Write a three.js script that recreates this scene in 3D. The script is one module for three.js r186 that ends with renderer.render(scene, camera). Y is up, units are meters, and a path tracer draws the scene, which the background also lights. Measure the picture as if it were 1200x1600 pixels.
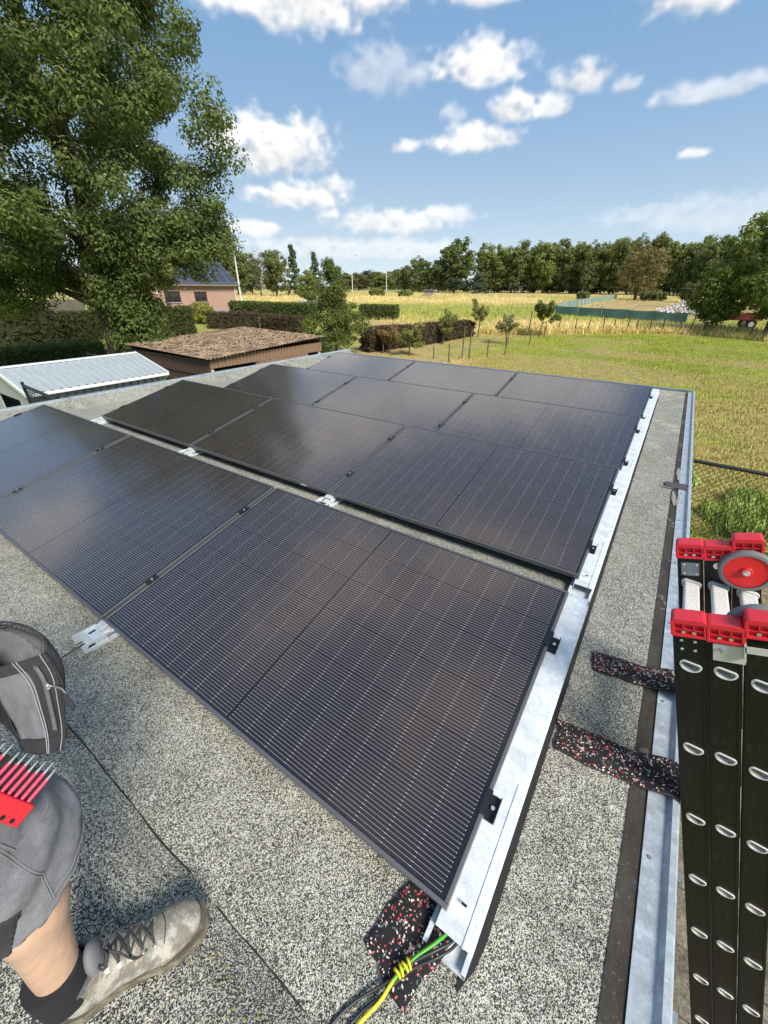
import * as THREE from 'three';
import { mergeGeometries, toCreasedNormals } from 'three/addons/utils/BufferGeometryUtils.js';
import { RoundedBoxGeometry } from 'three/addons/geometries/RoundedBoxGeometry.js';

const scene = new THREE.Scene();
const rad = THREE.MathUtils.degToRad;
// ---------- camera ----------
const camera = new THREE.PerspectiveCamera(104.145, 0.75, 0.02, 4000);
camera.position.set(0.0766, 1.4509, 0.4049);
camera.rotation.order = 'YXZ';
camera.rotation.set(rad(-29.416), rad(33.908), rad(0.382));
scene.add(camera);

// ---------- seeded random and noise ----------
function rng(seed) {
  let s = seed >>> 0;
  return () => { s = (s + 0x6D2B79F5) >>> 0; let t = s; t = Math.imul(t ^ (t >>> 15), t | 1); t ^= t + Math.imul(t ^ (t >>> 7), t | 61); return ((t ^ (t >>> 14)) >>> 0) / 4294967296; };
}
const perm = new Float32Array(4096); { const r = rng(77); for (let i = 0; i < 4096; i++) perm[i] = r(); }
const hsh = (x, y, z) => perm[(Math.imul(x, 73856093) ^ Math.imul(y, 19349663) ^ Math.imul(z, 83492791)) & 4095];
function noise(x, y, z = 0) {
  const xi = Math.floor(x), yi = Math.floor(y), zi = Math.floor(z);
  let u = x - xi, v = y - yi, w = z - zi; u = u * u * (3 - 2 * u); v = v * v * (3 - 2 * v); w = w * w * (3 - 2 * w);
  const l = (a, b, t) => a + (b - a) * t;
  return l(l(l(hsh(xi, yi, zi), hsh(xi + 1, yi, zi), u), l(hsh(xi, yi + 1, zi), hsh(xi + 1, yi + 1, zi), u), v),
    l(l(hsh(xi, yi, zi + 1), hsh(xi + 1, yi, zi + 1), u), l(hsh(xi, yi + 1, zi + 1), hsh(xi + 1, yi + 1, zi + 1), u), v), w);
}
function fbm(x, y, z, o = 4) { let a = 0.5, s = 0, n = 0; for (let i = 0; i < o; i++) { s += a * noise(x, y, z); n += a; a *= 0.5; x = x * 2.03 + 13.1; y = y * 2.03 + 7.7; z = z * 2.03 + 3.3; } return s / n; }
const clamp = (x, a = 0, b = 1) => Math.max(a, Math.min(b, x));
const sst = (a, b, x) => { const t = clamp((x - a) / (b - a)); return t * t * (3 - 2 * t); };
const mix = (a, b, t) => a + (b - a) * t;

// ---------- sky: blue air and fair-weather cumulus ----------
// clouds: azimuth left of north, elevation, half width, half height (degrees), density, seed
const CLOUDS = [
  [43.5, 23.8, 13.5, 4.4, 1.0], [24.5, 22.8, 3.6, 1.1, 0.8], [33.9, 18.3, 5.0, 2.2, 0.36], [24.8, 18.5, 4.9, 2.1, 1.0],
  [21.0, 15.5, 2.9, 1.5, 1.0], [24.3, 13.4, 4.9, 1.6, 1.0], [26.6, 15.4, 1.8, 0.9, 0.45], [14.6, 17.1, 2.8, 1.6, 0.9],
  [17.0, 15.5, 1.8, 1.2, 0.8], [10.7, 16.3, 1.4, 0.7, 0.6], [5.0, 21.0, 7.0, 2.4, 1.0], [3.2, 15.0, 5.4, 0.95, 0.5],
  [32.1, 13.0, 1.7, 0.7, 0.85], [46.8, 12.2, 8.0, 3.2, 1.0], [43.6, 8.7, 6.4, 1.7, 0.95], [34.1, 6.5, 8.0, 1.7, 0.8],
  [48.9, 5.6, 4.0, 1.0, 0.7], [27.5, 7.1, 4.6, 1.0, 0.5], [39.9, 9.8, 2.8, 0.9, 0.7], [3.5, 11.0, 1.4, 0.5, 0.8],
  [-1, 6.2, 11, 2.0, 0.3], [37.2, 3.7, 17, 1.5, 0.45], [43, 33.5, 21, 8.5, 1.0], [20, 33, 15, 7, 1.0], [62, 52, 16, 8, 0.9], [30, 57, 17, 8, 0.9], [-20, 50, 12, 6, 0.8], [40, 74, 14, 8, 0.7], [-80, 66, 16, 8, 0.8], [140, 70, 14, 8, 0.8],  // high clouds overhead, out of view, added to whiten skylight and panel reflections
  [-18, 24, 9, 3, 0.9], [-30, 14, 8, 2.2, 0.9], [-42, 30, 10, 4, 0.9], [78, 12, 8, 2.2, 0.9], [95, 26, 10, 3.5, 0.9], [115, 14, 9, 2.4, 0.9],
  [-70, 18, 10, 3, 0.9], [-95, 34, 9, 4, 0.8], [150, 20, 11, 3.2, 0.9], [170, 42, 12, 5, 0.8], [120, 52, 10, 5, 0.7], [-160, 14, 9, 2.4, 0.9], [-120, 12, 9, 2.2, 0.9],
];
function makeSky() {
  const W = 2048, H = 1024, data = new Float32Array(W * H * 4);
  const cl = CLOUDS.map(([a, e, w, h, k], i) => ({ a, e, w, h, k, s: i * 17.3 }));
  for (let j = 0; j < H; j++) {
    const el = (((j + 0.5) / H) - 0.5) * 180, ce = Math.cos(rad(el)), yy = Math.sin(rad(el));
    const t = clamp(el / 90);
    // clear air
    const h1 = Math.exp(-Math.max(el, 0) / 9), h2 = Math.exp(-Math.max(el, 0) / 30);
    let b0 = mix(mix(0.075, 0.125, h2), 0.46, h1), b1 = mix(mix(0.165, 0.245, h2), 0.53, h1), b2 = mix(mix(0.33, 0.40, h2), 0.555, h1);
    if (el < 0) { const g = Math.exp(el / 4); b0 = mix(0.2, b0, g); b1 = mix(0.2, b1, g); b2 = mix(0.15, b2, g); }
    const near = cl.filter(c => Math.abs(el - c.e) < c.h * 2.6 + 1);
    for (let i = 0; i < W; i++) {
      const phi = ((i + 0.5) / W - 0.5) * 2 * Math.PI, dx = Math.cos(phi) * ce, dz = Math.sin(phi) * ce;
      const az = Math.atan2(-dx, -dz) * 180 / Math.PI;
      let r = b0, g = b1, b = b2;
      if (el > -1) {
        let n1 = -1, n2 = 0, n3 = 0;
        for (const c of near) {
          let da = az - c.a; if (da > 180) da -= 360; if (da < -180) da += 360; da *= ce;
          if (Math.abs(da) > c.w * 2.1) continue;
          if (n1 < 0) { const wx = noise(dx * 14, yy * 22, dz * 14) - 0.5, wy = noise(dx * 14 + 40, yy * 22, dz * 14 + 7) - 0.5; n1 = fbm(dx * 11 + 5 + wx, yy * 21 + wy, dz * 11, 6); n2 = fbm(dx * 48 + wx * 2, yy * 70 + 9, dz * 48, 5); n3 = 1 - Math.abs(2 * fbm(dx * 34, yy * 60 + 3, dz * 34 + wy, 4) - 1); }
          const de = (el - c.e) / c.h, dd = da / c.w;
          const fl = de < -0.1 ? 1.5 : 1;                       // flatter base
          const q = Math.pow(dd * dd + (de * fl) * (de * fl), 0.75);
          const raw = 1.0 - q + (n1 - 0.5) * (c.h < 3.4 ? 1.0 : 1.8) + (n2 - 0.5) * 1.0 + (n3 - 0.75) * 0.9;
          let d = sst(-0.08, 0.85, raw) * c.k;
          if (d <= 0) continue;
          d = Math.min(d, 0.96);
          const lit = clamp(0.66 + de * 0.5 + (n1 - 0.5) * 0.9 + (n2 - 0.5) * 0.9 + (n3 - 0.75) * 0.5);
          const c0 = mix(0.34, 0.68, lit), c1 = mix(0.355, 0.665, lit), c2 = mix(0.38, 0.645, lit);
          r = mix(r, c0, d); g = mix(g, c1, d); b = mix(b, c2, d);
        }
      }
      const k = (j * W + i) * 4; data[k] = r; data[k + 1] = g; data[k + 2] = b; data[k + 3] = 1;
    }
  }
  const tex = new THREE.DataTexture(data, W, H, THREE.RGBAFormat, THREE.FloatType);
  tex.mapping = THREE.EquirectangularReflectionMapping; tex.magFilter = THREE.LinearFilter; tex.minFilter = THREE.LinearFilter;
  tex.wrapS = THREE.RepeatWrapping; tex.needsUpdate = true; return tex;
}
const skyTex = makeSky();
scene.background = skyTex; scene.environment = skyTex;

// ---------- sun: high behind the photographer's right shoulder, softened by thin cloud ----------
const sun = new THREE.DirectionalLight(new THREE.Color(1, 0.925, 0.82), 3.4);
const sunDir = new THREE.Vector3(0.84, 0.92, 0.34).normalize();
sun.position.copy(sunDir).multiplyScalar(120); sun.target.position.set(0, 0, 0);
sun.castShadow = true; sun.shadow.radius = 42; sun.shadow.mapSize.set(4096, 4096);
Object.assign(sun.shadow.camera, { left: -90, right: 60, top: 60, bottom: -60, near: 1, far: 320 });
scene.add(sun, sun.target);
const EXPOSURE = 1.8;

// ---------- helpers ----------
const used = {};
function numbered(n) { if (!(n in used)) { used[n] = 0; return n; } used[n]++; return n + '_' + String(used[n]).padStart(3, '0'); }
function tag(o, label, category, group, kind) { if (label) o.userData.label = label; if (category) o.userData.category = category; if (group) o.userData.group = group; if (kind) o.userData.kind = kind; return o; }
function thing(name, label, category, pos = [0, 0, 0], turn = 0, group) {
  const o = new THREE.Group(); o.name = numbered(name); o.position.set(...pos); o.rotation.y = turn; scene.add(o);
  return tag(o, label, category, group);
}
function part(parent, name, geo, mat, pos, rot) {
  const m = new THREE.Mesh(geo, mat); m.name = name; m.castShadow = m.receiveShadow = true;
  if (pos) m.position.set(...pos); if (rot) m.rotation.set(...rot);
  (parent || scene).add(m); return m;
}
function structure(name, geo, mat, label) { const m = part(scene, numbered(name), geo, mat); tag(m, label, name.split('_').pop(), null, 'structure'); return m; }
const ORD = 'first second third fourth fifth sixth seventh eighth ninth tenth eleventh twelfth thirteenth fourteenth fifteenth sixteenth seventeenth eighteenth nineteenth twentieth twenty-first twenty-second twenty-third twenty-fourth'.split(' ');
const V = (x, y, z) => new THREE.Vector3(x, y, z);
const box = (w, h, d, x = 0, y = 0, z = 0) => new THREE.BoxGeometry(w, h, d).translate(x, y, z);
const rbox = (w, h, d, r, x = 0, y = 0, z = 0, s = 2) => new RoundedBoxGeometry(w, h, d, s, r).translate(x, y, z);
const cyl = (r0, r1, h, seg = 12) => new THREE.CylinderGeometry(r1, r0, h, seg).translate(0, h / 2, 0);
function strip(g) { const o = new THREE.BufferGeometry(); const s = g.index ? g.toNonIndexed() : g; for (const k of ['position', 'normal', 'uv']) if (s.attributes[k]) o.setAttribute(k, s.attributes[k]); if (!o.attributes.uv) o.setAttribute('uv', new THREE.Float32BufferAttribute(new Float32Array(o.attributes.position.count * 2), 2)); return o; }
const merge = list => mergeGeometries(list.map(strip));
function tube(pts, r, seg = 24, rs = 8) { return new THREE.TubeGeometry(new THREE.CatmullRomCurve3(pts.map(p => V(...p))), seg, r, rs); }
function barBetween(a, b, r, seg = 8) { const A = V(...a), B = V(...b), d = B.clone().sub(A), L = d.length(); const g = new THREE.CylinderGeometry(r, r, L, seg); g.translate(0, L / 2, 0); g.applyQuaternion(new THREE.Quaternion().setFromUnitVectors(V(0, 1, 0), d.normalize())); g.translate(A.x, A.y, A.z); return g; }
// uv in metres from position: drop the axis that the normal points along
function metreUV(g, s = 1) {
  g = g.index ? g.toNonIndexed() : g; const p = g.attributes.position, n = g.attributes.normal, uv = new Float32Array(p.count * 2);
  for (let i = 0; i < p.count; i++) {
    const ax = Math.abs(n.getX(i)), ay = Math.abs(n.getY(i)), az = Math.abs(n.getZ(i));
    let u, v; if (ay >= ax && ay >= az) { u = p.getX(i); v = p.getZ(i); } else if (ax > az) { u = p.getZ(i); v = p.getY(i); } else { u = p.getX(i); v = p.getY(i); }
    uv[2 * i] = u * s; uv[2 * i + 1] = v * s;
  }
  g.setAttribute('uv', new THREE.BufferAttribute(uv, 2)); return g;
}
function dataTex(W, H, fn, { srgb = true, repeat = [1, 1] } = {}) {
  const d = new Uint8Array(W * H * 4);
  for (let j = 0; j < H; j++) for (let i = 0; i < W; i++) { const c = fn(i, j); const k = (j * W + i) * 4; d[k] = clamp(c[0], 0, 255); d[k + 1] = clamp(c[1], 0, 255); d[k + 2] = clamp(c[2], 0, 255); d[k + 3] = 255; }
  const t = new THREE.DataTexture(d, W, H); t.wrapS = t.wrapT = THREE.RepeatWrapping; t.magFilter = THREE.LinearFilter; t.minFilter = THREE.LinearMipmapLinearFilter; t.generateMipmaps = true;
  if (srgb) t.colorSpace = THREE.SRGBColorSpace; t.repeat.set(...repeat); t.needsUpdate = true; return t;
}
const std = (c, rough = 0.8, extra = {}) => { const col = Array.isArray(c) ? new THREE.Color().setRGB(...c) : new THREE.Color(c); return new THREE.MeshStandardMaterial({ color: col, roughness: rough, ...extra }); };
const phys = (c, rough = 0.8, extra = {}) => { const col = Array.isArray(c) ? new THREE.Color().setRGB(...c) : new THREE.Color(c); return new THREE.MeshPhysicalMaterial({ color: col, roughness: rough, ...extra }); };

// ---------- textures and materials ----------
// periodic value noise for tiling textures
function pnoise(x, y, P, s) { const xi = Math.floor(x), yi = Math.floor(y); let u = x - xi, v = y - yi; u = u * u * (3 - 2 * u); v = v * v * (3 - 2 * v); const q = (a, b) => hsh(((a % P) + P) % P, ((b % P) + P) % P, s); return mix(mix(q(xi, yi), q(xi + 1, yi), u), mix(q(xi, yi + 1), q(xi + 1, yi + 1), u), v); }
// slate-granule roofing felt, 2.4 m tile: light and dark chips with wear patches
const feltHeight = new Float32Array(2048 * 2048);
const feltTex = dataTex(2048, 2048, (i, j) => {
  const u = i / 2048, v = j / 2048;
  const a = pnoise(u * 760, v * 760, 760, 1), b = pnoise(u * 430 + 3, v * 430, 430, 2), c = pnoise(u * 1020, v * 1020, 1020, 3);
  const chip = a * 0.55 + b * 0.35 + c * 0.25;
  const big = pnoise(u * 7, v * 7, 7, 4) * 0.5 + pnoise(u * 17, v * 17, 17, 5) * 0.3 + pnoise(u * 41, v * 41, 41, 6) * 0.2;
  const k = sst(0.40, 0.74, chip + (big - 0.5) * 0.10);
  feltHeight[j * 2048 + i] = chip;
  const L = mix(54, 210, k) * (0.95 + 0.1 * pnoise(u * 90, v * 90, 90, 9));
  const w = (pnoise(u * 200, v * 200, 200, 7) - 0.5) * 10;
  return [L + w + 1, L + w * 0.4, L * 0.93 - w];
});
const feltBump = dataTex(2048, 2048, (i, j) => { const k = feltHeight[j * 2048 + i] * 215; return [k, k, k]; }, { srgb: false });
feltTex.repeat.set(1 / 1.23, 1 / 1.23); feltBump.repeat.set(1 / 1.23, 1 / 1.23);
const M = {};
M.felt = std([0.755, 0.765, 0.765], 0.95, { vertexColors: true, map: feltTex, bumpMap: feltBump, bumpScale: 0.003 });
{ const t2 = feltTex.clone(), b2 = feltBump.clone(); t2.repeat.set(1 / 1.6, 1 / 1.6); b2.repeat.set(1 / 1.6, 1 / 1.6); t2.rotation = b2.rotation = 1.1; t2.needsUpdate = b2.needsUpdate = true; M.feltCoarse = std([0.72, 0.73, 0.73], 0.95, { map: t2, bumpMap: b2, bumpScale: 0.006 }); }
// bare bitumen strip with scuffs and grit
const bitTex = dataTex(512, 512, (i, j) => {
  const u = i / 512, v = j / 512; const s = pnoise(u * 24, v * 6, 6, 11) * 0.6 + pnoise(u * 120, v * 40, 40, 12) * 0.4; const sc = sst(0.74, 0.86, pnoise(u * 14, v * 9, 9, 13) * 0.6 + pnoise(u * 60, v * 60, 60, 14) * 0.4);
  const g = pnoise(u * 256, v * 256, 256, 15) > 0.93 ? 60 : 0; const L = 44 + s * 34 + sc * 60 + g; return [L + 5, L, L - 6];
});
M.bitumen = std([0.6, 0.58, 0.56], 0.85, { map: bitTex });
M.bead = std([0.018, 0.017, 0.015], 0.7);
// zinc flashing: pale blue-grey metal, spangle, drips
const metalTex = base => dataTex(512, 512, (i, j) => {
  const u = i / 512, v = j / 512; const a = pnoise(u * 22, v * 22, 22, 21), b = pnoise(u * 120, v * 120, 120, 22), c = pnoise(u * 6, v * 30, 6, 23);
  const st = sst(0.78, 0.84, pnoise(u * 34, v * 34, 34, 24)) * 22; const L = base + (a - 0.5) * 20 + (b - 0.5) * 16 + (c - 0.5) * 18 + st * 0.6; return [L - 7, L, L + 5];
});
const zincTex = metalTex(176), galvTex = metalTex(212);
const zincRough = dataTex(256, 256, (i, j) => { const L = 90 + 90 * (pnoise(i / 8, j / 8, 32, 25) * 0.6 + pnoise(i / 2, j / 2, 128, 26) * 0.4); return [L, L, L]; }, { srgb: false });
M.zinc = std([0.86, 0.9, 0.93], 1, { map: zincTex, roughnessMap: zincRough, metalness: 0.25 });
M.galv = std([1.0, 1.0, 0.98], 0.45, { map: galvTex, metalness: 0.25 });
M.galvDull = std([0.62, 0.65, 0.66], 0.5, { map: zincTex, metalness: 0.7 });
M.steel = std([0.72, 0.72, 0.7], 0.3, { metalness: 0.9 });
M.white = std([0.75, 0.75, 0.72], 0.5);
M.blackMetal = std([0.012, 0.012, 0.014], 0.4, { metalness: 0.2 });
M.frame = std([0.13, 0.128, 0.135], 0.42, { metalness: 0.45 });
// solar cells: dark silicon with sixteen fine silver wires, solder dots at the ends
function cellTex(base, seed) {
  return dataTex(128, 512, (i, j) => {
    const v = (j / 512) * 16, f = Math.abs(v - Math.floor(v) - 0.5) * (182 / 16);   // mm from a wire
    const u = i / 128, end = Math.min(u, 1 - u) * 91;
    const n = (pnoise(i / 6, j / 12, 64, seed) - 0.5) * 5;
    let w = f < 0.46 ? 1 : 0; let c = base.map(x => x + n);
    if (w) c = [158, 146, 142];
    if (end < 2.6 && f < 0.85) c = [205, 198, 192];
    return c;
  });
}
M.cells = [[24, 21, 26], [28, 24, 29], [21, 20, 26], [27, 22, 24], [19, 18, 22]].map((b, i) => phys([1, 1, 1], 0.22, { map: cellTex(b, 40 + i), clearcoat: 1, clearcoatRoughness: 0.11, ior: 1.65, specularIntensity: 1, specularColor: new THREE.Color(1, 0.70, 0.50), sheen: 1, sheenRoughness: 0.35, sheenColor: new THREE.Color(1, 0.86, 0.7) }));
M.backsheet = phys([0.006, 0.006, 0.007], 0.22, { clearcoat: 1, clearcoatRoughness: 0.12, specularColor: new THREE.Color(1, 0.76, 0.58) });
// recycled rubber crumb: black with red, white, pink and green chips
function crumb(seed, red) {
  const r = rng(seed), W = 512, buf = new Uint8Array(W * W * 3);
  for (let k = 0; k < W * W; k++) { const n = 16 + 22 * r(); buf[3 * k] = n; buf[3 * k + 1] = n; buf[3 * k + 2] = n + 1; }
  const cols = [[214, 208, 200], [190, 182, 172], [196, 62, 70], [206, 110, 104], [226, 196, 184], [150, 60, 62], [70, 130, 104], [120, 116, 110], [60, 70, 96]];
  for (let q = 0; q < 1150; q++) {
    const c = cols[Math.floor(Math.pow(r(), 1.2) * cols.length)], cx = r() * W, cy = r() * W, a = r() * 6.28, l = 2 + r() * 6, w = 1.4 + r() * 3;
    for (let y = -9; y <= 9; y++) for (let x = -9; x <= 9; x++) { const px = (x * Math.cos(a) + y * Math.sin(a)) / l, py = (-x * Math.sin(a) + y * Math.cos(a)) / w; if (px * px + py * py < 0.7 + 0.5 * hsh(x + q, y, q)) { const k = 3 * ((((cy + y) | 0) & 511) * W + (((cx + x) | 0) & 511)); buf[k] = c[0]; buf[k + 1] = c[1]; buf[k + 2] = c[2]; } }
  }
  const t = dataTex(W, W, (i, j) => { const k = 3 * (j * W + i); return [buf[k], buf[k + 1], buf[k + 2]]; }); t.repeat.set(1 / 0.32, 1 / 0.32); return t;
}
M.crumb = std([1, 1, 1], 0.95, { map: crumb(5) });
M.red = std([0.62, 0.02, 0.035], 0.4);
M.redRubber = std([0.68, 0.015, 0.02], 0.38);
M.tyre = std([0.17, 0.17, 0.175], 0.75);
// ladder stile: black anodised, fine lengthwise lines
const stileTex = dataTex(256, 256, (i, j) => { const L = 17 + 11 * pnoise(i / 1.5, j / 60, 170, 51) + 26 * sst(0.72, 0.9, pnoise(i / 12, j / 30, 21, 54)) * pnoise(i / 2, j / 2, 128, 56) + (pnoise(i / 9, j / 4, 64, 52) > 0.9 ? 20 : 0) + (pnoise(i / 1, j / 90, 256, 53) > 0.95 ? 22 : 0); return [L, L, L]; });
stileTex.repeat.set(6, 2);
M.stile = std([0.8, 0.8, 0.8], 0.42, { map: stileTex, metalness: 0.35 });
const ribTex = dataTex(128, 128, (i, j) => { const L = 200 + (j % 10 < 4 ? -40 : 8) + 26 * pnoise(i / 4, j / 2, 64, 55); return [L, L, L - 3]; });
M.rung = std([1, 1, 0.98], 0.45, { map: ribTex, metalness: 0.12 });

// ---------- ground ----------
const KP = [[0, -2.9], [24, -2.9], [34, -2.55], [48, -1.75], [65, -1.35], [100, -0.95], [200, -0.2], [400, 0.5], [3000, 3]];
function groundY(x, z) { const d = Math.hypot(x, z); for (let i = 1; i < KP.length; i++) if (d <= KP[i][0]) { const t = (d - KP[i - 1][0]) / (KP[i][0] - KP[i - 1][0]); return mix(KP[i - 1][1], KP[i][1], t); } return 3; }
// straw margin between lawn and fields: a line of fence posts runs in it
const MARGIN = [[-16, -36.2], [-10.5, -38.6], [-2.7, -44.0], [2, -44.2], [6.5, -42.6], [12, -41.5], [30, -40]];
function marginZ(x) { for (let i = 1; i < MARGIN.length; i++) if (x <= MARGIN[i][0]) { const t = clamp((x - MARGIN[i - 1][0]) / (MARGIN[i][0] - MARGIN[i - 1][0])); return mix(MARGIN[i - 1][1], MARGIN[i][1], t); } return -40; }
function zone(x, z) {
  const n1 = fbm(x * 0.09, z * 0.09, 1, 4), n2 = fbm(x * 0.45, z * 0.45, 2, 3), n3 = fbm(x * 1.7, z * 1.7, 3, 3);
  const GREEN = [0.32, 0.375, 0.05], FRESH = [0.42, 0.46, 0.06], DRY = [0.64, 0.49, 0.20], STRAW = [0.78, 0.61, 0.24], DIRT = [0.42, 0.29, 0.16], OLIVE = [0.37, 0.35, 0.10];
  const L = (a, b, t) => [mix(a[0], b[0], t), mix(a[1], b[1], t), mix(a[2], b[2], t)];
  let c;
  const mz = marginZ(x) + (n2 - 0.5) * 1.6;
  const d = Math.hypot(x, z);
  if (z > mz) {
    // mown lawn with dry streaks across it
    const streak = fbm(x * 0.05 + z * 0.02, z * 0.42, 5, 4);
    let dry = sst(0.45, 0.60, streak * 0.65 + n2 * 0.35 + (sst(-30, -14, z) - sst(-9.5, -8, z)) * 0.15 - sst(-33, -40, z) * 0.12);
    c = L(L(GREEN, FRESH, n1), L(DRY, OLIVE, n3), dry * 0.85);
    const orch = sst(-9.5, -11.5, x + (n2 - 0.5) * 2) * sst(-22, -24, z);
    c = L(c, L(DRY, GREEN, sst(0.5, 0.62, n1 * 0.6 + n3 * 0.4)), orch * 0.85);
    if (x < -20) c = L(c, FRESH, 0.6);
  } else if (z > mz - 3.4) c = L(STRAW, OLIVE, sst(0.5, 0.7, n3) * 0.5);
  else {
    const net = x > -13.5 && x < 30 && z < -60 && z > -112;
    if (net) { c = L(DIRT, STRAW, n2); c = L(c, OLIVE, sst(0.52, 0.7, n1) * 0.5); }
    else {
      const g = sst(48, 56, d) * (1 - sst(72, 88, d + (n1 - 0.5) * 24));
      c = L(STRAW, L(FRESH, GREEN, n2), g * 0.85);
      c = L(c, L(FRESH, OLIVE, 0.5), sst(0.5, 0.64, n1) * 0.6);
      if (d > 130) c = L(c, OLIVE, 0.25);
    }
  }
  const k = 0.8 + 0.4 * n3; return [c[0] * k, c[1] * k, c[2] * k];
}
{
  const xs = [], f = (t, lim) => Math.sign(t) * lim * (Math.pow(Math.abs(t), 3.1) * 0.985 + Math.abs(t) * 0.015);
  const N = 460; for (let i = 0; i <= N; i++) xs.push(f(i / N * 2 - 1, 2600));
  const pos = [], col = [], uv = [], idx = [];
  for (let j = 0; j <= N; j++) for (let i = 0; i <= N; i++) {
    const x = xs[i], z = xs[j] - 18; const y = groundY(x, z) + (Math.hypot(x, z) > 12 ? (fbm(x * 0.2, z * 0.2, 8, 2) - 0.5) * 0.16 : 0); pos.push(x, y, z); uv.push(x / 3, z / 3);
    col.push(...(Math.hypot(x, z) < 260 ? zone(x, z) : [0.2, 0.2, 0.06]));
  }
  for (let j = 0; j < N; j++) for (let i = 0; i < N; i++) { const a = j * (N + 1) + i, b = a + 1, c = a + N + 1, d = c + 1; idx.push(a, c, b, b, c, d); }
  const g = new THREE.BufferGeometry(); g.setAttribute('position', new THREE.Float32BufferAttribute(pos, 3)); g.setAttribute('color', new THREE.Float32BufferAttribute(col, 3)); g.setAttribute('uv', new THREE.Float32BufferAttribute(uv, 2)); g.setIndex(idx); g.computeVertexNormals();
  const gt = dataTex(512, 512, (i, j) => { const a = pnoise(i / 3, j / 9, 57, 61) * 0.5 + pnoise(i / 9, j / 3, 57, 62) * 0.5, b = pnoise(i / 26, j / 26, 20, 63), c = pnoise(i / 2, j / 2, 256, 64); const L = 118 + 170 * (a * 0.5 + b * 0.22 + c * 0.28); return [L, L, L * 0.97]; });
  const gb = dataTex(512, 512, (i, j) => { const L = 255 * (pnoise(i / 3, j / 6, 85, 65) * 0.6 + pnoise(i / 8, j / 4, 64, 66) * 0.4); return [L, L, L]; }, { srgb: false });
  structure('ground', g, new THREE.MeshStandardMaterial({ vertexColors: true, map: gt, bumpMap: gb, bumpScale: 0.05, roughness: 1 }));
}
// blades of grass in tufts; every copy a real bent blade cluster
function tuftGeo(n, h, w, seed) {
  const r = rng(seed), pos = [], idx = [];
  for (let k = 0; k < n; k++) {
    const a = r() * 6.28, l = (0.3 + r() * 0.9) * h * 0.6, bx = (r() - 0.5) * w, bz = (r() - 0.5) * w, hh = h * (0.55 + 0.6 * r()), t = h * 0.035 + 0.004, ca = Math.cos(a), sa = Math.sin(a), o = pos.length / 3;
    pos.push(bx - sa * t, 0, bz + ca * t, bx + sa * t, 0, bz - ca * t, bx + ca * l * 0.4 - sa * t * 0.7, hh * 0.62, bz + sa * l * 0.4 + ca * t * 0.7, bx + ca * l * 0.4 + sa * t * 0.7, hh * 0.62, bz + sa * l * 0.4 - ca * t * 0.7, bx + ca * l, hh, bz + sa * l);
    idx.push(o, o + 1, o + 2, o + 1, o + 3, o + 2, o + 2, o + 3, o + 4);
  }
  const g = new THREE.BufferGeometry(); g.setAttribute('position', new THREE.Float32BufferAttribute(pos, 3)); g.setIndex(idx); g.computeVertexNormals(); return g;
}
function scatter(name, label, geo, n, place, seed, cat) {
  const mat = new THREE.MeshStandardMaterial({ roughness: 0.9, color: 0xffffff, side: THREE.DoubleSide });
  const im = new THREE.InstancedMesh(geo, mat, n), r = rng(seed), m = new THREE.Matrix4(), q = new THREE.Quaternion(), e = new THREE.Euler(), c = new THREE.Color(); let k = 0, guard = 0;
  while (k < n && guard++ < n * 30) {
    const p = place(r); if (!p) continue;
    e.set((r() - 0.5) * 0.3, r() * 6.28, (r() - 0.5) * 0.3); q.setFromEuler(e); const s = p.s;
    m.compose(V(p.x, groundY(p.x, p.z) - 0.02, p.z), q, V(s, s * (0.7 + 0.6 * r()), s)); im.setMatrixAt(k, m); c.setRGB(...p.c); im.setColorAt(k, c); k++;
  }
  im.count = k; im.name = numbered(name); tag(im, label, cat, null, 'stuff'); im.castShadow = im.receiveShadow = true; scene.add(im); return im;
}
const tone = (c, r, v) => { const k = 1 + (r() - 0.5) * v, t = (r() - 0.5) * 0.05; return [Math.max(0.01, (c[0] + t * 0.6) * k), Math.max(0.01, (c[1] + t * 0.3) * k), Math.max(0.005, c[2] * k)]; };
scatter('lawn_grass', 'short mown lawn grass with dry streaks beside the roof', tuftGeo(7, 0.085, 0.22, 3), 70000, r => {
  const t = Math.pow(r(), 1.5), z = -7.5 - t * 36, x = -12 + r() * (26 + t * 14); if (x < 0.8 && z > -8.2) return null; if (z < marginZ(x) + 0.5) return null;
  return { x, z, s: 0.6 + 0.7 * r() + t * 0.5, c: tone(zone(x, z), r, 0.5) };
}, 11, 'grass');
scatter('tall_grass', 'uncut tall green grass behind the chain link fence', tuftGeo(8, 0.34, 0.3, 4), 2600, r => {
  const z = -9.1 - r() * 2.6, x = 0.8 + r() * 6; if (noise(x * 1.2, z * 1.2, 4) < 0.42) return null; const c = r() < 0.15 ? [0.55, 0.5, 0.22] : [0.28, 0.38, 0.06];
  return { x, z, s: 0.5 + 0.7 * r(), c: tone(c, r, 0.5) };
}, 12, 'grass');
scatter('straw_grass', 'tall dry straw coloured grass along the fence posts beyond the lawn', tuftGeo(9, 0.55, 0.4, 5), 5200, r => {
  const x = -15 + r() * 38, z = marginZ(x) - 0.2 - r() * 3.4; const c = r() < 0.2 ? [0.4, 0.4, 0.1] : [0.8, 0.64, 0.26];
  return { x, z, s: 0.5 + 0.8 * r(), c: tone(c, r, 0.4) };
}, 13, 'grass');
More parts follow.
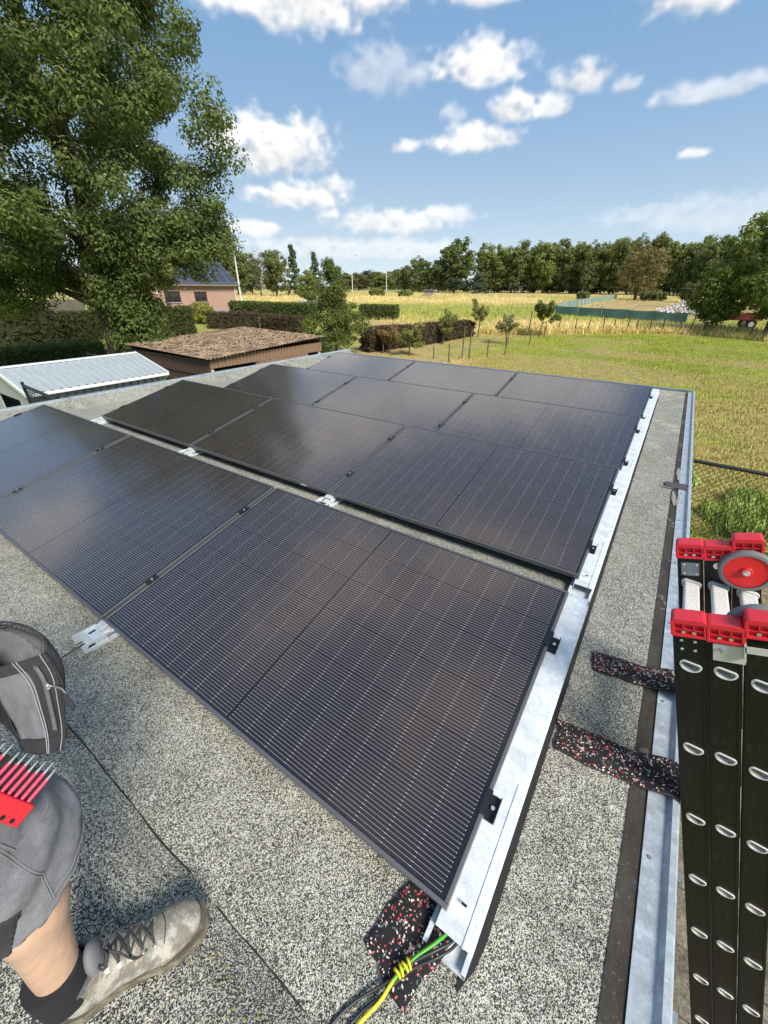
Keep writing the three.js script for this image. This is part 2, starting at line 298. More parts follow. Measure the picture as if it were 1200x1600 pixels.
scatter('meadow_grass', 'rough yellow green meadow grass of the far fields', tuftGeo(9, 0.3, 0.8, 6), 7000, r => {
  const d = 46 + Math.pow(r(), 1.6) * 110, a = rad(-8 + r() * 66), x = -Math.sin(a) * d, z = -Math.cos(a) * d; if (z > marginZ(x) - 3) return null; if (x > -13 && z > -112 && z < -60 && r() < 0.8) return null;
  return { x, z, s: 0.5 + 0.6 * r() + d * 0.006, c: tone(zone(x, z), r, 0.35) };
}, 14, 'grass');

// paved terrace beside the building, slab by slab
{
  const t = new THREE.Group(); t.name = 'terrace_pavement'; t.userData = { label: 'weathered concrete slab terrace below the roof edge beside the ladder', kind: 'structure' }; scene.add(t);
  const slabTex = dataTex(256, 256, (i, j) => { const L = 142 + 46 * (pnoise(i / 20, j / 20, 13, 71) - 0.5) + 60 * (pnoise(i / 3, j / 3, 85, 72) - 0.5) + (Math.abs(pnoise(i / 40, j / 11, 6, 73) - 0.5) < 0.012 ? -30 : 0); return [L + 6, L, L - 14]; });
  const mats = [[0.52, 0.52, 0.5], [0.46, 0.455, 0.43], [0.57, 0.55, 0.5]].map(c => std(c, 0.9, { map: slabTex })), tan = std([0.78, 0.64, 0.45], 0.9, { map: slabTex });
  const sg = metreUV(rbox(0.594, 0.05, 0.394, 0.006)); const r = rng(8);
  for (let j = 0; j < 22; j++) for (let i = 0; i < 4; i++) { const z = 0.9 - j * 0.4, x = 0.86 + i * 0.6 + (j % 2) * 0.02; part(t, 'slab', sg, (z < -5.2 || i > 2) ? tan : mats[Math.floor(r() * 3)], [x, -2.885 + (r() - 0.5) * 0.006, z]); }
}

// ---------- the flat roof ----------
const roof = thing('flat_roof_building', 'low building with flat grey mineral felt roof carrying the black solar panels', 'building', [0, 0, 0]);
{
  // outline helpers: the right edge runs slightly out of square with the panels
  const edgeX = (z, near, far) => mix(near, far, clamp((0.3 - z) / 8.1, -0.3, 1.05));
  const stripX0 = z => edgeX(z, 0.36, 0.442), trimX0 = z => edgeX(z, 0.408, 0.472), trimX1 = z => edgeX(z, 0.492, 0.553);
  const ZB = -7.74, ZF = 0.31;
  // sheet: jittered side edges, 4 mm laps
  // grime and scoured granules: patches with ragged outlines that belong to the felt
  function grime(x, z) { const a = fbm(x * 1.3 + 4, z * 1.3, 7, 5), b = fbm(x * 5 + 2, z * 4, 9, 4), c = fbm(x * 17, z * 15, 11, 3); let v = 1 + 0.16 * (sst(0.50, 0.56, a * 0.7 + c * 0.3) - 0.5) + 0.20 * (b - 0.5) + 0.14 * (c - 0.5) + 0.16 * sst(0.62, 0.68, b * 0.6 + c * 0.4); const w = 0.05 * (a - 0.5); return [v * (1 + w), v, v * (1 - w * 1.6)]; }
  function sheetGeo(xa, xb, za, zb, y, th, jag, seed, plain) {
    const n = Math.ceil(Math.abs(za - zb) / 0.045), m = plain ? 1 : 22, pos = [], idx = [], col = [];
    const j = []; for (let i = 0; i <= n; i++) j.push(jag ? (fbm(i * 0.26, seed, 3, 3) - 0.5) * jag : 0);
    for (let i = 0; i <= n; i++) { const z = mix(za, zb, i / n), A = typeof xa === 'function' ? xa(z) : xa + j[i], B = typeof xb === 'function' ? xb(z) : xb; const put = (x, yy) => { pos.push(x, yy, z); col.push(...grime(x, z)); }; put(A, y - th); for (let k = 0; k <= m; k++) put(mix(A, B, k / m), y + (plain ? 0 : (fbm(mix(A, B, k / m) * 2.2, z * 2.2, 5, 2) - 0.5) * 0.002)); put(B, y - th); }
    const q = m + 3; for (let i = 0; i < n; i++) for (let k = 0; k < q - 1; k++) { const a = i * q + k; idx.push(a, a + 1, a + q, a + 1, a + q + 1, a + q); }
    let g = new THREE.BufferGeometry(); g.setAttribute('position', new THREE.Float32BufferAttribute(pos, 3)); g.setAttribute('color', new THREE.Float32BufferAttribute(col, 3)); g.setIndex(idx); g.computeVertexNormals(); g = toCreasedNormals(g, 0.6);
    return metreUV(g);
  }
  const tint = g => { const p = g.attributes.position, c = []; for (let i = 0; i < p.count; i++) c.push(...grime(p.getX(i), p.getZ(i) + p.getY(i))); g.setAttribute('color', new THREE.Float32BufferAttribute(c, 3)); return g; };
  const seams = [-0.93, -1.84, -2.735, -3.65, -4.55, -5.45];
  const order = [null, ...seams, -6.35];
  for (let i = 0; i < order.length; i++) {
    const xa = i < order.length - 1 ? order[i + 1] : null; const xb = i === 0 ? stripX0 : order[i] + 0.06;
    const up = i % 2 === 0 ? 0.0035 : 0; if (xa === null) break;
    // sheets alternate; raised ones lap over
    const xr = i === 0 ? stripX0 : (up ? order[i] + 0.04 : order[i] + 0.005);
    part(roof, 'felt_sheet', sheetGeo(up ? xa - 0.04 : xa, xr, ZB, ZF, up, 0.02, up ? 0.03 : 0, 30 + i), M.felt);
  }
  for (const [i, s] of seams.entries()) {   // squeezed-out bitumen along each lap
    const x0 = i % 2 === 0 ? s - 0.04 : s + 0.04; const sn = Math.ceil(Math.abs(ZB - ZF) / 0.045), pts = []; for (let k = 0; k <= 90; k++) { const z = mix(ZF, ZB, k / 90); pts.push([x0 + (i % 2 === 0 ? (fbm((1 - k / 90) * sn * 0.26, 30 + i, 3, 3) - 0.5) * 0.03 : 0) + (hsh(k, i, 3) - 0.5) * 0.004, 0.0018 + 0.003 * (hsh(k, i, 5) - 0.4), z]); }
    part(roof, 'lap_seam', tube(pts, 0.0026, 200, 5), M.bead);
  }
  // front lap, dark seam, sloping fillet and the lower strip the photographer stands on
  const fillet = (() => {
    const pos = [], idx = [], n = 120; const prof = [[0.303, -0.002], [0.318, 0.0015], [0.335, 0.010], [0.365, 0.031], [0.389, 0.046], [0.404, 0.0505], [0.46, 0.05]];
    for (let i = 0; i <= n; i++) { const x = mix(stripX0(0.3) + 0.0, -6.35, i / n); prof.forEach(([z, y], k) => pos.push(x, y + (k > 0 && k < 4 ? (fbm(x * 4, z * 30, 2, 3) - 0.5) * 0.006 : 0), z + (fbm(x * 3, 1, k, 2) - 0.5) * 0.012)); }
    for (let i = 0; i < n; i++) for (let k = 0; k < prof.length - 1; k++) { const a = i * prof.length + k; idx.push(a, a + prof.length, a + 1, a + 1, a + prof.length, a + prof.length + 1); }
    let g = new THREE.BufferGeometry(); g.setAttribute('position', new THREE.Float32BufferAttribute(pos, 3)); g.setIndex(idx); g.computeVertexNormals(); const uv = []; for (let i = 0; i <= n; i++) { let s = 0; prof.forEach(([z, y], k) => { if (k) s += Math.hypot(z - prof[k - 1][0], y - prof[k - 1][1]); uv.push(mix(stripX0(0.3), -6.35, i / n), 0.305 + s); }); } g.setAttribute('uv', new THREE.Float32BufferAttribute(uv, 2)); return g;
  })();
  part(roof, 'felt_fillet', tint(fillet), M.felt);
  { const pts = []; for (let k = 0; k <= 120; k++) { const x = mix(0.34, -6.3, k / 120); pts.push([x, 0.001 + 0.004 * (hsh(k, 1, 7) - 0.5), 0.312 + (fbm(k * 0.3, 4, 4, 3) - 0.5) * 0.02]); } part(roof, 'lap_seam', tube(pts, 0.0024, 260, 5), M.bead); }
  part(roof, 'upper_felt_sheet', metreUV(box(6.8, 0.03, 1.8, -2.99, 0.0335, 1.335)), M.feltCoarse);
  // moss specks along the crease
  { const r = rng(91), l = []; for (let k = 0; k < 260; k++) { const x = 0.2 - r() * 1.6, z = 0.366 + Math.pow(r(), 2) * 0.25 * (r() < 0.35 ? 1 : 0.25); if (fbm(x * 5, z * 5, 6, 2) < 0.5) continue; const g = new THREE.IcosahedronGeometry(0.0012 + 0.0022 * r(), 0); g.scale(1.2, 0.8, 1.1); const y = z < 0.395 ? mix(0.031, 0.048, (z - 0.365) / 0.03) : 0.0505; g.translate(x, y + 0.001, z); l.push(g); } const m = part(roof, 'moss', merge(l), std([0.24, 0.19, 0.05], 1)); m.userData.kind = 'stuff'; }
  // bare bitumen strip
  part(roof, 'bitumen_strip', sheetGeo(z => stripX0(z) - 0.004, z => trimX0(z) + 0.006, ZB, 1.6, 0.006, 0.02, 0, 3, true), M.bitumen);
  // zinc edge trim: flat, rounded upstand, outer drop; two lengths that meet at the taped joint
  function trimGeo(za, zb) {
    const prof = [[0, 0.0095], [0, 0.011], [0.048, 0.0125], [0.053, 0.014], [0.058, 0.026], [0.063, 0.031], [0.078, 0.031], [0.083, 0.027], [0.083, -0.07], [0.079, -0.07]];
    const n = Math.ceil(Math.abs(za - zb) / 0.1), pos = [], idx = [];
    for (let i = 0; i <= n; i++) { const z = mix(za, zb, i / n), x = trimX0(z); for (const [u, y] of prof) pos.push(x + u, y, z); }
    for (let i = 0; i < n; i++) for (let k = 0; k < prof.length - 1; k++) { const a = i * prof.length + k; idx.push(a, a + 1, a + prof.length, a + 1, a + prof.length + 1, a + prof.length); }
    let g = new THREE.BufferGeometry(); g.setAttribute('position', new THREE.Float32BufferAttribute(pos, 3)); g.setIndex(idx); g.computeVertexNormals(); g = toCreasedNormals(g, 0.5); return metreUV(g, 1.6);
  }
  part(roof, 'zinc_trim', trimGeo(1.6, -3.47), M.zinc); part(roof, 'zinc_trim', trimGeo(-3.475, ZB - 0.05), M.zinc);
  for (let k = 0; k < 14; k++) { const z = 0.15 - k * 0.58 - (k % 3) * 0.03; part(roof, 'trim_screw', new THREE.CylinderGeometry(0.0045, 0.006, 0.004, 10), k % 4 === 0 ? std([0.16, 0.08, 0.04], 0.8) : M.galvDull, [trimX0(z) + 0.018, 0.0135, z]); }
  // taped joint and smeared sealant
  part(roof, 'bitumen_patch', metreUV(rbox(0.17, 0.006, 0.12, 0.003)), std([0.055, 0.055, 0.056], 0.8, { bumpMap: feltBump, bumpScale: 0.002 }), [0.425, 0.017, -3.47], [0, 0.08, 0.03]);
  const smear = (w, l, s) => { const g = new THREE.SphereGeometry(0.5, 26, 12), p = g.attributes.position; for (let i = 0; i < p.count; i++) { const x = p.getX(i), z = p.getZ(i), k = 0.55 + 0.9 * fbm(x * 3 + s, z * 7, s, 3); p.setXYZ(i, x * w * k, p.getY(i) * 0.007, z * l * (0.7 + 0.6 * fbm(x * 8, s, 1, 2))); } g.computeVertexNormals(); return g; };
  const sealMat = std([0.27, 0.26, 0.235], 0.8, { bumpMap: feltBump, bumpScale: 0.003 });
  for (const [x, z, w, l, a] of [[0.41, -3.2, 0.03, 0.30, 0.05], [0.437, -3.16, 0.02, 0.24, -0.03], [0.428, -3.78, 0.035, 0.32, 0.02], [0.36, -3.41, 0.11, 0.02, 0]]) part(roof, 'sealant_smear', smear(w, l, z), sealMat, [x, 0.0115, z], [0, a, 0]);
  // left upstand dressed in felt with a pale metal cap
  const up = (() => { const prof = [[-6.20, 0.0], [-6.26, 0.012], [-6.42, 0.092], [-6.45, 0.1]], pos = [], idx = [], n = 70; for (let i = 0; i <= n; i++) { const z = mix(ZF, ZB, i / n); for (const [x, y] of prof) pos.push(x, y + 0.0045, z); } const q = prof.length; for (let i = 0; i < n; i++) for (let k = 0; k < q - 1; k++) { const a = i * q + k; idx.push(a, a + q, a + 1, a + 1, a + q, a + q + 1); } const g = new THREE.BufferGeometry(); g.setAttribute('position', new THREE.Float32BufferAttribute(pos, 3)); g.setIndex(idx); g.computeVertexNormals(); return metreUV(g); })();
  part(roof, 'felt_upstand', tint(up), M.felt);
  for (let k = 0; k < 4; k++) part(roof, 'edge_cap', metreUV(rbox(0.10, 0.03, 2.02, 0.006)), M.zinc, [-6.50, 0.108, 0.31 - 1.02 - k * 2.03]);
  // back edge
  for (let k = 0; k < 3; k++) part(roof, 'edge_cap', metreUV(rbox(2.32, 0.045, 0.07, 0.006)), M.galvDull, [-0.62 - k * 2.335, 0.012, ZB - 0.03]);
  // walls with thickness below the roof
  const wallM = std([0.34, 0.32, 0.29], 0.9, { map: feltTex });
  part(roof, 'wall', metreUV(box(0.14, 2.80, 9.9, 0.39, -1.49, -2.78)), wallM); part(roof, 'wall', metreUV(box(0.14, 2.80, 9.9, -6.44, -1.49, -2.78)), wallM);
  part(roof, 'wall', metreUV(box(6.68, 2.80, 0.14, -3.025, -1.49, ZB + 0.06)), wallM); part(roof, 'wall', metreUV(box(6.68, 2.80, 0.14, -3.025, -1.49, 2.1)), wallM);
  part(roof, 'roof_deck', box(6.8, 0.05, 9.9, -3.02, -0.105, -2.78), std([0.3, 0.24, 0.16], 0.9));
  // profiled metal fascia along the right edge
  for (let k = 0; k < 9; k++) { const z = 0.9 - k * 1.0, s = new THREE.Shape(); const x = trimX1(z - 0.5) + 0.008 + (k % 3) * 0.006; part(roof, 'fascia_panel', merge([box(0.004, 0.42, 0.985, x, -0.27, z - 0.5), box(0.02, 0.42, 0.03, x + 0.008, -0.27, z - 0.08), box(0.02, 0.42, 0.03, x + 0.008, -0.27, z - 0.4), box(0.02, 0.42, 0.03, x + 0.008, -0.27, z - 0.72)]), M.galvDull); }
}
// crumb rubber mats: soft slabs that sag over the edge
function matGeo(L, W, th, seed, bend) {
  const nx = 40, nz = 12, pos = [], idx = [], uv = []; const top = [], bot = [];
  const f = (i, j) => { const u = i / nx, v = j / nz; const e0 = (fbm(v * 3, seed, 1, 2) - 0.5) * 0.03, e1 = (fbm(u * 4, seed, v > 0.5 ? 5 : 9, 2) - 0.5) * 0.02; let x = u * L + (u < 0.3 ? e0 * (1 - u / 0.3) : 0), z = (v - 0.5) * W + e1 * (v - 0.5) * 2; return [x, bend(x) + (fbm(x * 12, z * 12, seed, 2) - 0.5) * 0.006, z]; };
  for (let s = 0; s < 2; s++) for (let j = 0; j <= nz; j++) for (let i = 0; i <= nx; i++) { const p = f(i, j); const edge = (i === 0 || j === 0 || j === nz || i === nx) ? 0.003 : 0; pos.push(p[0], p[1] + (s ? 0 : th - edge), p[2]); uv.push(p[0], p[2] + s); }
  const o = (nx + 1) * (nz + 1), at = (i, j, s) => s * o + j * (nx + 1) + i;
  for (let j = 0; j < nz; j++) for (let i = 0; i < nx; i++) { idx.push(at(i, j, 0), at(i, j + 1, 0), at(i + 1, j, 0), at(i + 1, j, 0), at(i, j + 1, 0), at(i + 1, j + 1, 0)); idx.push(at(i, j, 1), at(i + 1, j, 1), at(i, j + 1, 1), at(i + 1, j, 1), at(i + 1, j + 1, 1), at(i, j + 1, 1)); }
  for (let i = 0; i < nx; i++) { idx.push(at(i, 0, 0), at(i + 1, 0, 0), at(i, 0, 1), at(i + 1, 0, 0), at(i + 1, 0, 1), at(i, 0, 1)); idx.push(at(i, nz, 0), at(i, nz, 1), at(i + 1, nz, 0), at(i + 1, nz, 0), at(i, nz, 1), at(i + 1, nz, 1)); }
  for (let j = 0; j < nz; j++) { idx.push(at(0, j, 0), at(0, j, 1), at(0, j + 1, 0), at(0, j + 1, 0), at(0, j, 1), at(0, j + 1, 1)); idx.push(at(nx, j, 0), at(nx, j + 1, 0), at(nx, j, 1), at(nx, j + 1, 0), at(nx, j + 1, 1), at(nx, j, 1)); }
  const g = new THREE.BufferGeometry(); g.setAttribute('position', new THREE.Float32BufferAttribute(pos, 3)); g.setAttribute('uv', new THREE.Float32BufferAttribute(uv, 2)); g.setIndex(idx); g.computeVertexNormals(); return g;
}
function rubberMat(label, pos, turn, geo) { const m = part(scene, numbered('rubber_mat'), geo, M.crumb, pos); m.rotation.y = turn; tag(m, label, 'mat', 'flecked rubber crumb mats on the roof'); return m; }
{
  const overEdge = d => x => { const b = x - d; return (x > d - 0.12 ? 0.03 * sst(d - 0.12, d - 0.02, x) : 0) - (b > 0.02 ? (b - 0.02) * 1.1 : 0); };
  rubberMat('flecked rubber mat nearest the camera under the ladder at the roof edge', [0.12, 0.007, -0.69], 0.10, matGeo(0.44, 0.13, 0.011, 2, overEdge(0.37)));
  rubberMat('flecked rubber mat further along under the far side of the ladder', [0.17, 0.007, -1.13], 0.16, matGeo(0.40, 0.115, 0.011, 6, overEdge(0.31)));
  rubberMat('flecked rubber mat under the end of the galvanised rail by the cables', [-0.085, 0.0065, 0.165], 1.33, matGeo(0.26, 0.15, 0.008, 9, () => 0));
}

// ---------- solar panels ----------
const PW = 1.762, PH = 1.134, GAP = 0.022, TILT = 0.2133, NEAR_Y = 0.10, ROWZ = [0, -1.603, -3.187, -4.854];
const rowName = ['front', 'second', 'third', 'back'], colName = ['right end', 'middle', 'left end'];
{
  const cw = 0.0929, ch = 0.1815, px = 0.0943, pz = 0.1835;
  const cellG = new THREE.BoxGeometry(cw, 0.0008, ch);
  const fl = rbox(PW, 0.03, 0.0115, 0.0015), fs = rbox(0.0115, 0.03, PH - 0.0232, 0.0015);
  const back = box(PW - 0.022, 0.004, PH - 0.022);
  const lab = box(0.06, 0.014, 0.0012);
  const r = rng(400);
  for (let row = 0; row < 4; row++) for (let col = 0; col < 3; col++) {
    const x = -col * (PW + GAP) - PW / 2;
    const p = thing('solar_panel', `black framed solar panel, ${colName[col]} of the ${rowName[row]} row of panels`, 'solar panel', [x, NEAR_Y, ROWZ[row]], 0, 'black solar panels on the flat roof');
    p.rotation.x = TILT;
    part(p, 'frame_bar', fl, M.frame, [0, -0.015, -0.00575]); part(p, 'frame_bar', fl, M.frame, [0, -0.015, -PH + 0.00575]);
    part(p, 'frame_bar', fs, M.frame, [-PW / 2 + 0.00575, -0.015, -PH / 2]); part(p, 'frame_bar', fs, M.frame, [PW / 2 - 0.00575, -0.015, -PH / 2]);
    part(p, 'backsheet', back, M.backsheet, [0, -0.0045, -PH / 2]);
    const flip = r() < 0.5;
    for (let j = 0; j < 6; j++) for (let i = 0; i < 18; i++) {
      const cx = (i - 8.5) * px + (i < 9 ? -0.007 : 0.007), cz = -PH / 2 + (j - 2.5) * pz;
      part(p, 'solar_cell', cellG, M.cells[Math.floor(r() * r() * 5)], [cx, -0.0021, cz]);
    }
    if (row === 1 && col === 1) part(p, 'label', lab, M.white, [0.62, -0.016, 0.0008]);
    if (row === 0) part(p, 'label', box(0.004, 0.02, 0.0012), M.white, [-0.79 + col * 0.1, -0.014, 0.0008]);
  }
}
// ---------- mounting rails: base channel, sloping rail, rear post, clamps ----------
function channelGeo(w, h, L, t) { return merge([box(w, t, L, 0, t / 2, -L / 2), box(t, h, L, -w / 2 + t / 2, h / 2 + t * 0.5, -L / 2), box(t, h, L, w / 2 - t / 2, h / 2 + t * 0.5, -L / 2), box(0.012, t, L, -w / 2 + 0.006, h + t, -L / 2), box(0.012, t, L, w / 2 - 0.006, h + t, -L / 2)]); }
{
  const strip = part(scene, 'black_strip', metreUV(new THREE.ExtrudeGeometry(new THREE.Shape([[0.0, 7.0], [0.103, 7.0], [0.106, 0.02], [0.098, -0.035], [0.080, -0.085], [0.074, -0.085], [0.07, 0.0], [0.0, 0.0]].map(p => new THREE.Vector2(...p))), { depth: 0.003, bevelEnabled: false }).rotateX(-Math.PI / 2).translate(0, 0.0052, 0)), std([0.014, 0.0135, 0.013], 0.85)); tag(strip, 'long black strip under the galvanised rail at right', 'rubber strip');  // thin black strip along the rail, standing out past its right edge
  const XS = [0.028, -PW - GAP / 2, -2 * PW - 1.5 * GAP, -3 * PW - 2 * GAP - 0.03], xName = ['at the right end', 'at the first panel joint from the right', 'at the second panel joint from the right', 'at the left end'];
  const baseG = metreUV(channelGeo(0.115, 0.022, 1.16, 0.003), 2.2), footG = metreUV(channelGeo(0.115, 0.014, 1.20, 0.003), 2.2);
  const ct = Math.cos(TILT), sn = Math.sin(TILT);
  for (let row = 0; row < 4; row++) for (let k = 0; k < 4; k++) {
    const b = thing('mounting_rail', `galvanised steel mounting rail of the ${rowName[row]} row ${xName[k]}`, 'mounting rail', [XS[k], k === 0 ? 0.0088 : 0.0045, ROWZ[row]], 0, 'galvanised rails under the panels');
    const y0 = b.position.y, end = k === 0 || k === 3;
    part(b, 'base_channel', k === 0 ? baseG : footG, M.galv, [0, 0, k === 0 ? (row === 0 ? 0.062 : 0.10) : 0.092]);
    // folded front foot with slots
    if (k !== 0) { part(b, 'foot_plate', merge([box(0.006, 0.045, 0.10, -0.05, 0.028, 0.07), box(0.006, 0.045, 0.10, 0.05, 0.028, 0.07), box(0.094, 0.003, 0.075, 0, 0.040, 0.035), box(0.03, 0.012, 0.02, 0, 0.048, 0.012)]), M.galv); part(b, 'slot', box(0.0075, 0.010, 0.028, 0.0505, 0.032, 0.085), M.blackMetal); part(b, 'slot', box(0.012, 0.004, 0.03, -0.02, 0.0405, 0.05), M.blackMetal); }
    // sloping rail under the frames
    const w = end ? 0.092 : 0.062; const g = merge([box(w, 0.003, 1.19, 0, -0.0005, -0.567), box(0.003, 0.036, 1.19, -w / 2 + 0.0015, -0.0195, -0.567), box(0.003, 0.036, 1.19, w / 2 - 0.0015, -0.0195, -0.567), box(0.008, 0.003, 1.19, w / 2 + 0.004, -0.037, -0.567), box(0.006, 0.004, 0.40, w / 2 - 0.017, 0.002, -0.17)]);
    part(b, 'slope_rail', metreUV(g, 2.2), M.galv, [end ? 0.004 : 0, NEAR_Y - y0 - 0.033, 0], [TILT, 0, 0]);
    // front riser and rear post
    part(b, 'riser', merge([box(0.05, 0.036, 0.004, 0, 0.022, -0.03)]), M.galvDull);
    part(b, 'rear_post', merge([box(0.05, 0.245, 0.004, 0, 0.127, -1.085), box(0.004, 0.245, 0.03, -0.025, 0.127, -1.07), box(0.004, 0.245, 0.03, 0.025, 0.127, -1.07)]), M.galvDull);
    // clamps
    for (const s of [0.27, 0.88]) {
      const c = part(b, end ? 'end_clamp' : 'middle_clamp', end ? merge([box(0.016, 0.004, 0.07, -0.034, 0.036, 0), box(0.004, 0.036, 0.07, -0.0265, 0.018, 0), box(0.026, 0.003, 0.07, -0.012, 0.004, 0), box(0.003, 0.02, 0.07, 0.002, 0.013, 0)]) : merge([box(0.040, 0.003, 0.06, 0, 0.0355, 0), box(0.016, 0.03, 0.06, 0, 0.018, 0)]), M.blackMetal);
      c.position.set(k === 3 ? 0.004 : 0.0, NEAR_Y - y0 - 0.033 + s * sn, -s * ct); c.rotation.x = TILT; if (k === 3) c.scale.x = -1;
      const bolt = part(c, 'bolt', new THREE.CylinderGeometry(0.006, 0.006, end ? 0.01 : 0.006, 12), M.steel, [end ? -0.012 : 0, end ? 0.0105 : 0.040, 0]);
    }
    if (end) { part(b, 'rail_slot', box(0.014, 0.002, 0.006, 0.004, NEAR_Y - y0 - 0.031 + 0.055 * sn + 0.0012, -0.055 * ct), M.blackMetal).rotation.x = TILT; }
  }
}
// ---------- cables ----------
{
  const c = thing('earth_cable', 'green and yellow earth cable coming out of the rail end', 'cable', [0, 0, 0]);
  const gy = dataTex(16, 64, (i, j) => i < 8 ? [70, 158, 40] : [222, 214, 30]); gy.repeat.set(1, 1);
  const P = [[0.03, 0.05, -0.10], [0.024, 0.046, 0.0], [0.003, 0.05, 0.05], [-0.03, 0.045, 0.105], [-0.052, 0.032, 0.155], [-0.062, 0.02, 0.20], [-0.085, 0.016, 0.26], [-0.10, 0.0, 0.33], [-0.1, -0.036, 0.42]];
  part(c, 'sheath', tube(P, 0.0042, 70, 10), std([1, 1, 1], 0.4, { map: gy }));
  tag(c, 'green and yellow striped earth cable hanging out of the rail end', 'cable');
  const bm = std([0.03, 0.03, 0.033], 0.45);
  const c1 = part(scene, 'black_cable', tube([[0.04, 0.045, -0.08], [0.036, 0.045, 0.02], [0.01, 0.052, 0.062], [-0.03, 0.043, 0.112], [-0.056, 0.028, 0.158], [-0.085, 0.016, 0.195], [-0.12, 0.009, 0.25], [-0.14, 0.006, 0.31], [-0.16, -0.035, 0.42]], 0.0036, 70, 8), bm); tag(c1, 'thin black cable curling left away from the earth cable', 'cable', 'black cables at the rail end');
  const c2 = part(scene, 'black_cable_001', tube([[0.046, 0.042, -0.08], [0.045, 0.04, 0.02], [0.018, 0.048, 0.07], [-0.022, 0.036, 0.115], [-0.05, 0.025, 0.163], [-0.072, 0.014, 0.205], [-0.094, 0.0105, 0.25], [-0.112, 0.006, 0.31], [-0.115, -0.035, 0.42]], 0.0034, 70, 8), bm); tag(c2, 'thin black cable running alongside the earth cable', 'cable', 'black cables at the rail end'); used['black_cable'] = 1;
  const tieM = std([0.72, 0.62, 0.02], 0.5); const t = thing('cable_tie', 'yellow tape wrapped round the three cables', 'cable tie', [-0.0, 0, 0]);
  for (let k = 0; k < 4; k++) { const g = new THREE.TorusGeometry(0.0095, 0.0032, 8, 18); g.rotateY(-0.55 + (k % 2) * 0.3); g.translate(-0.036 - k * 0.005, 0.0415 - k * 0.0028, 0.118 + k * 0.009); part(t, 'loop', g, tieM); }
}

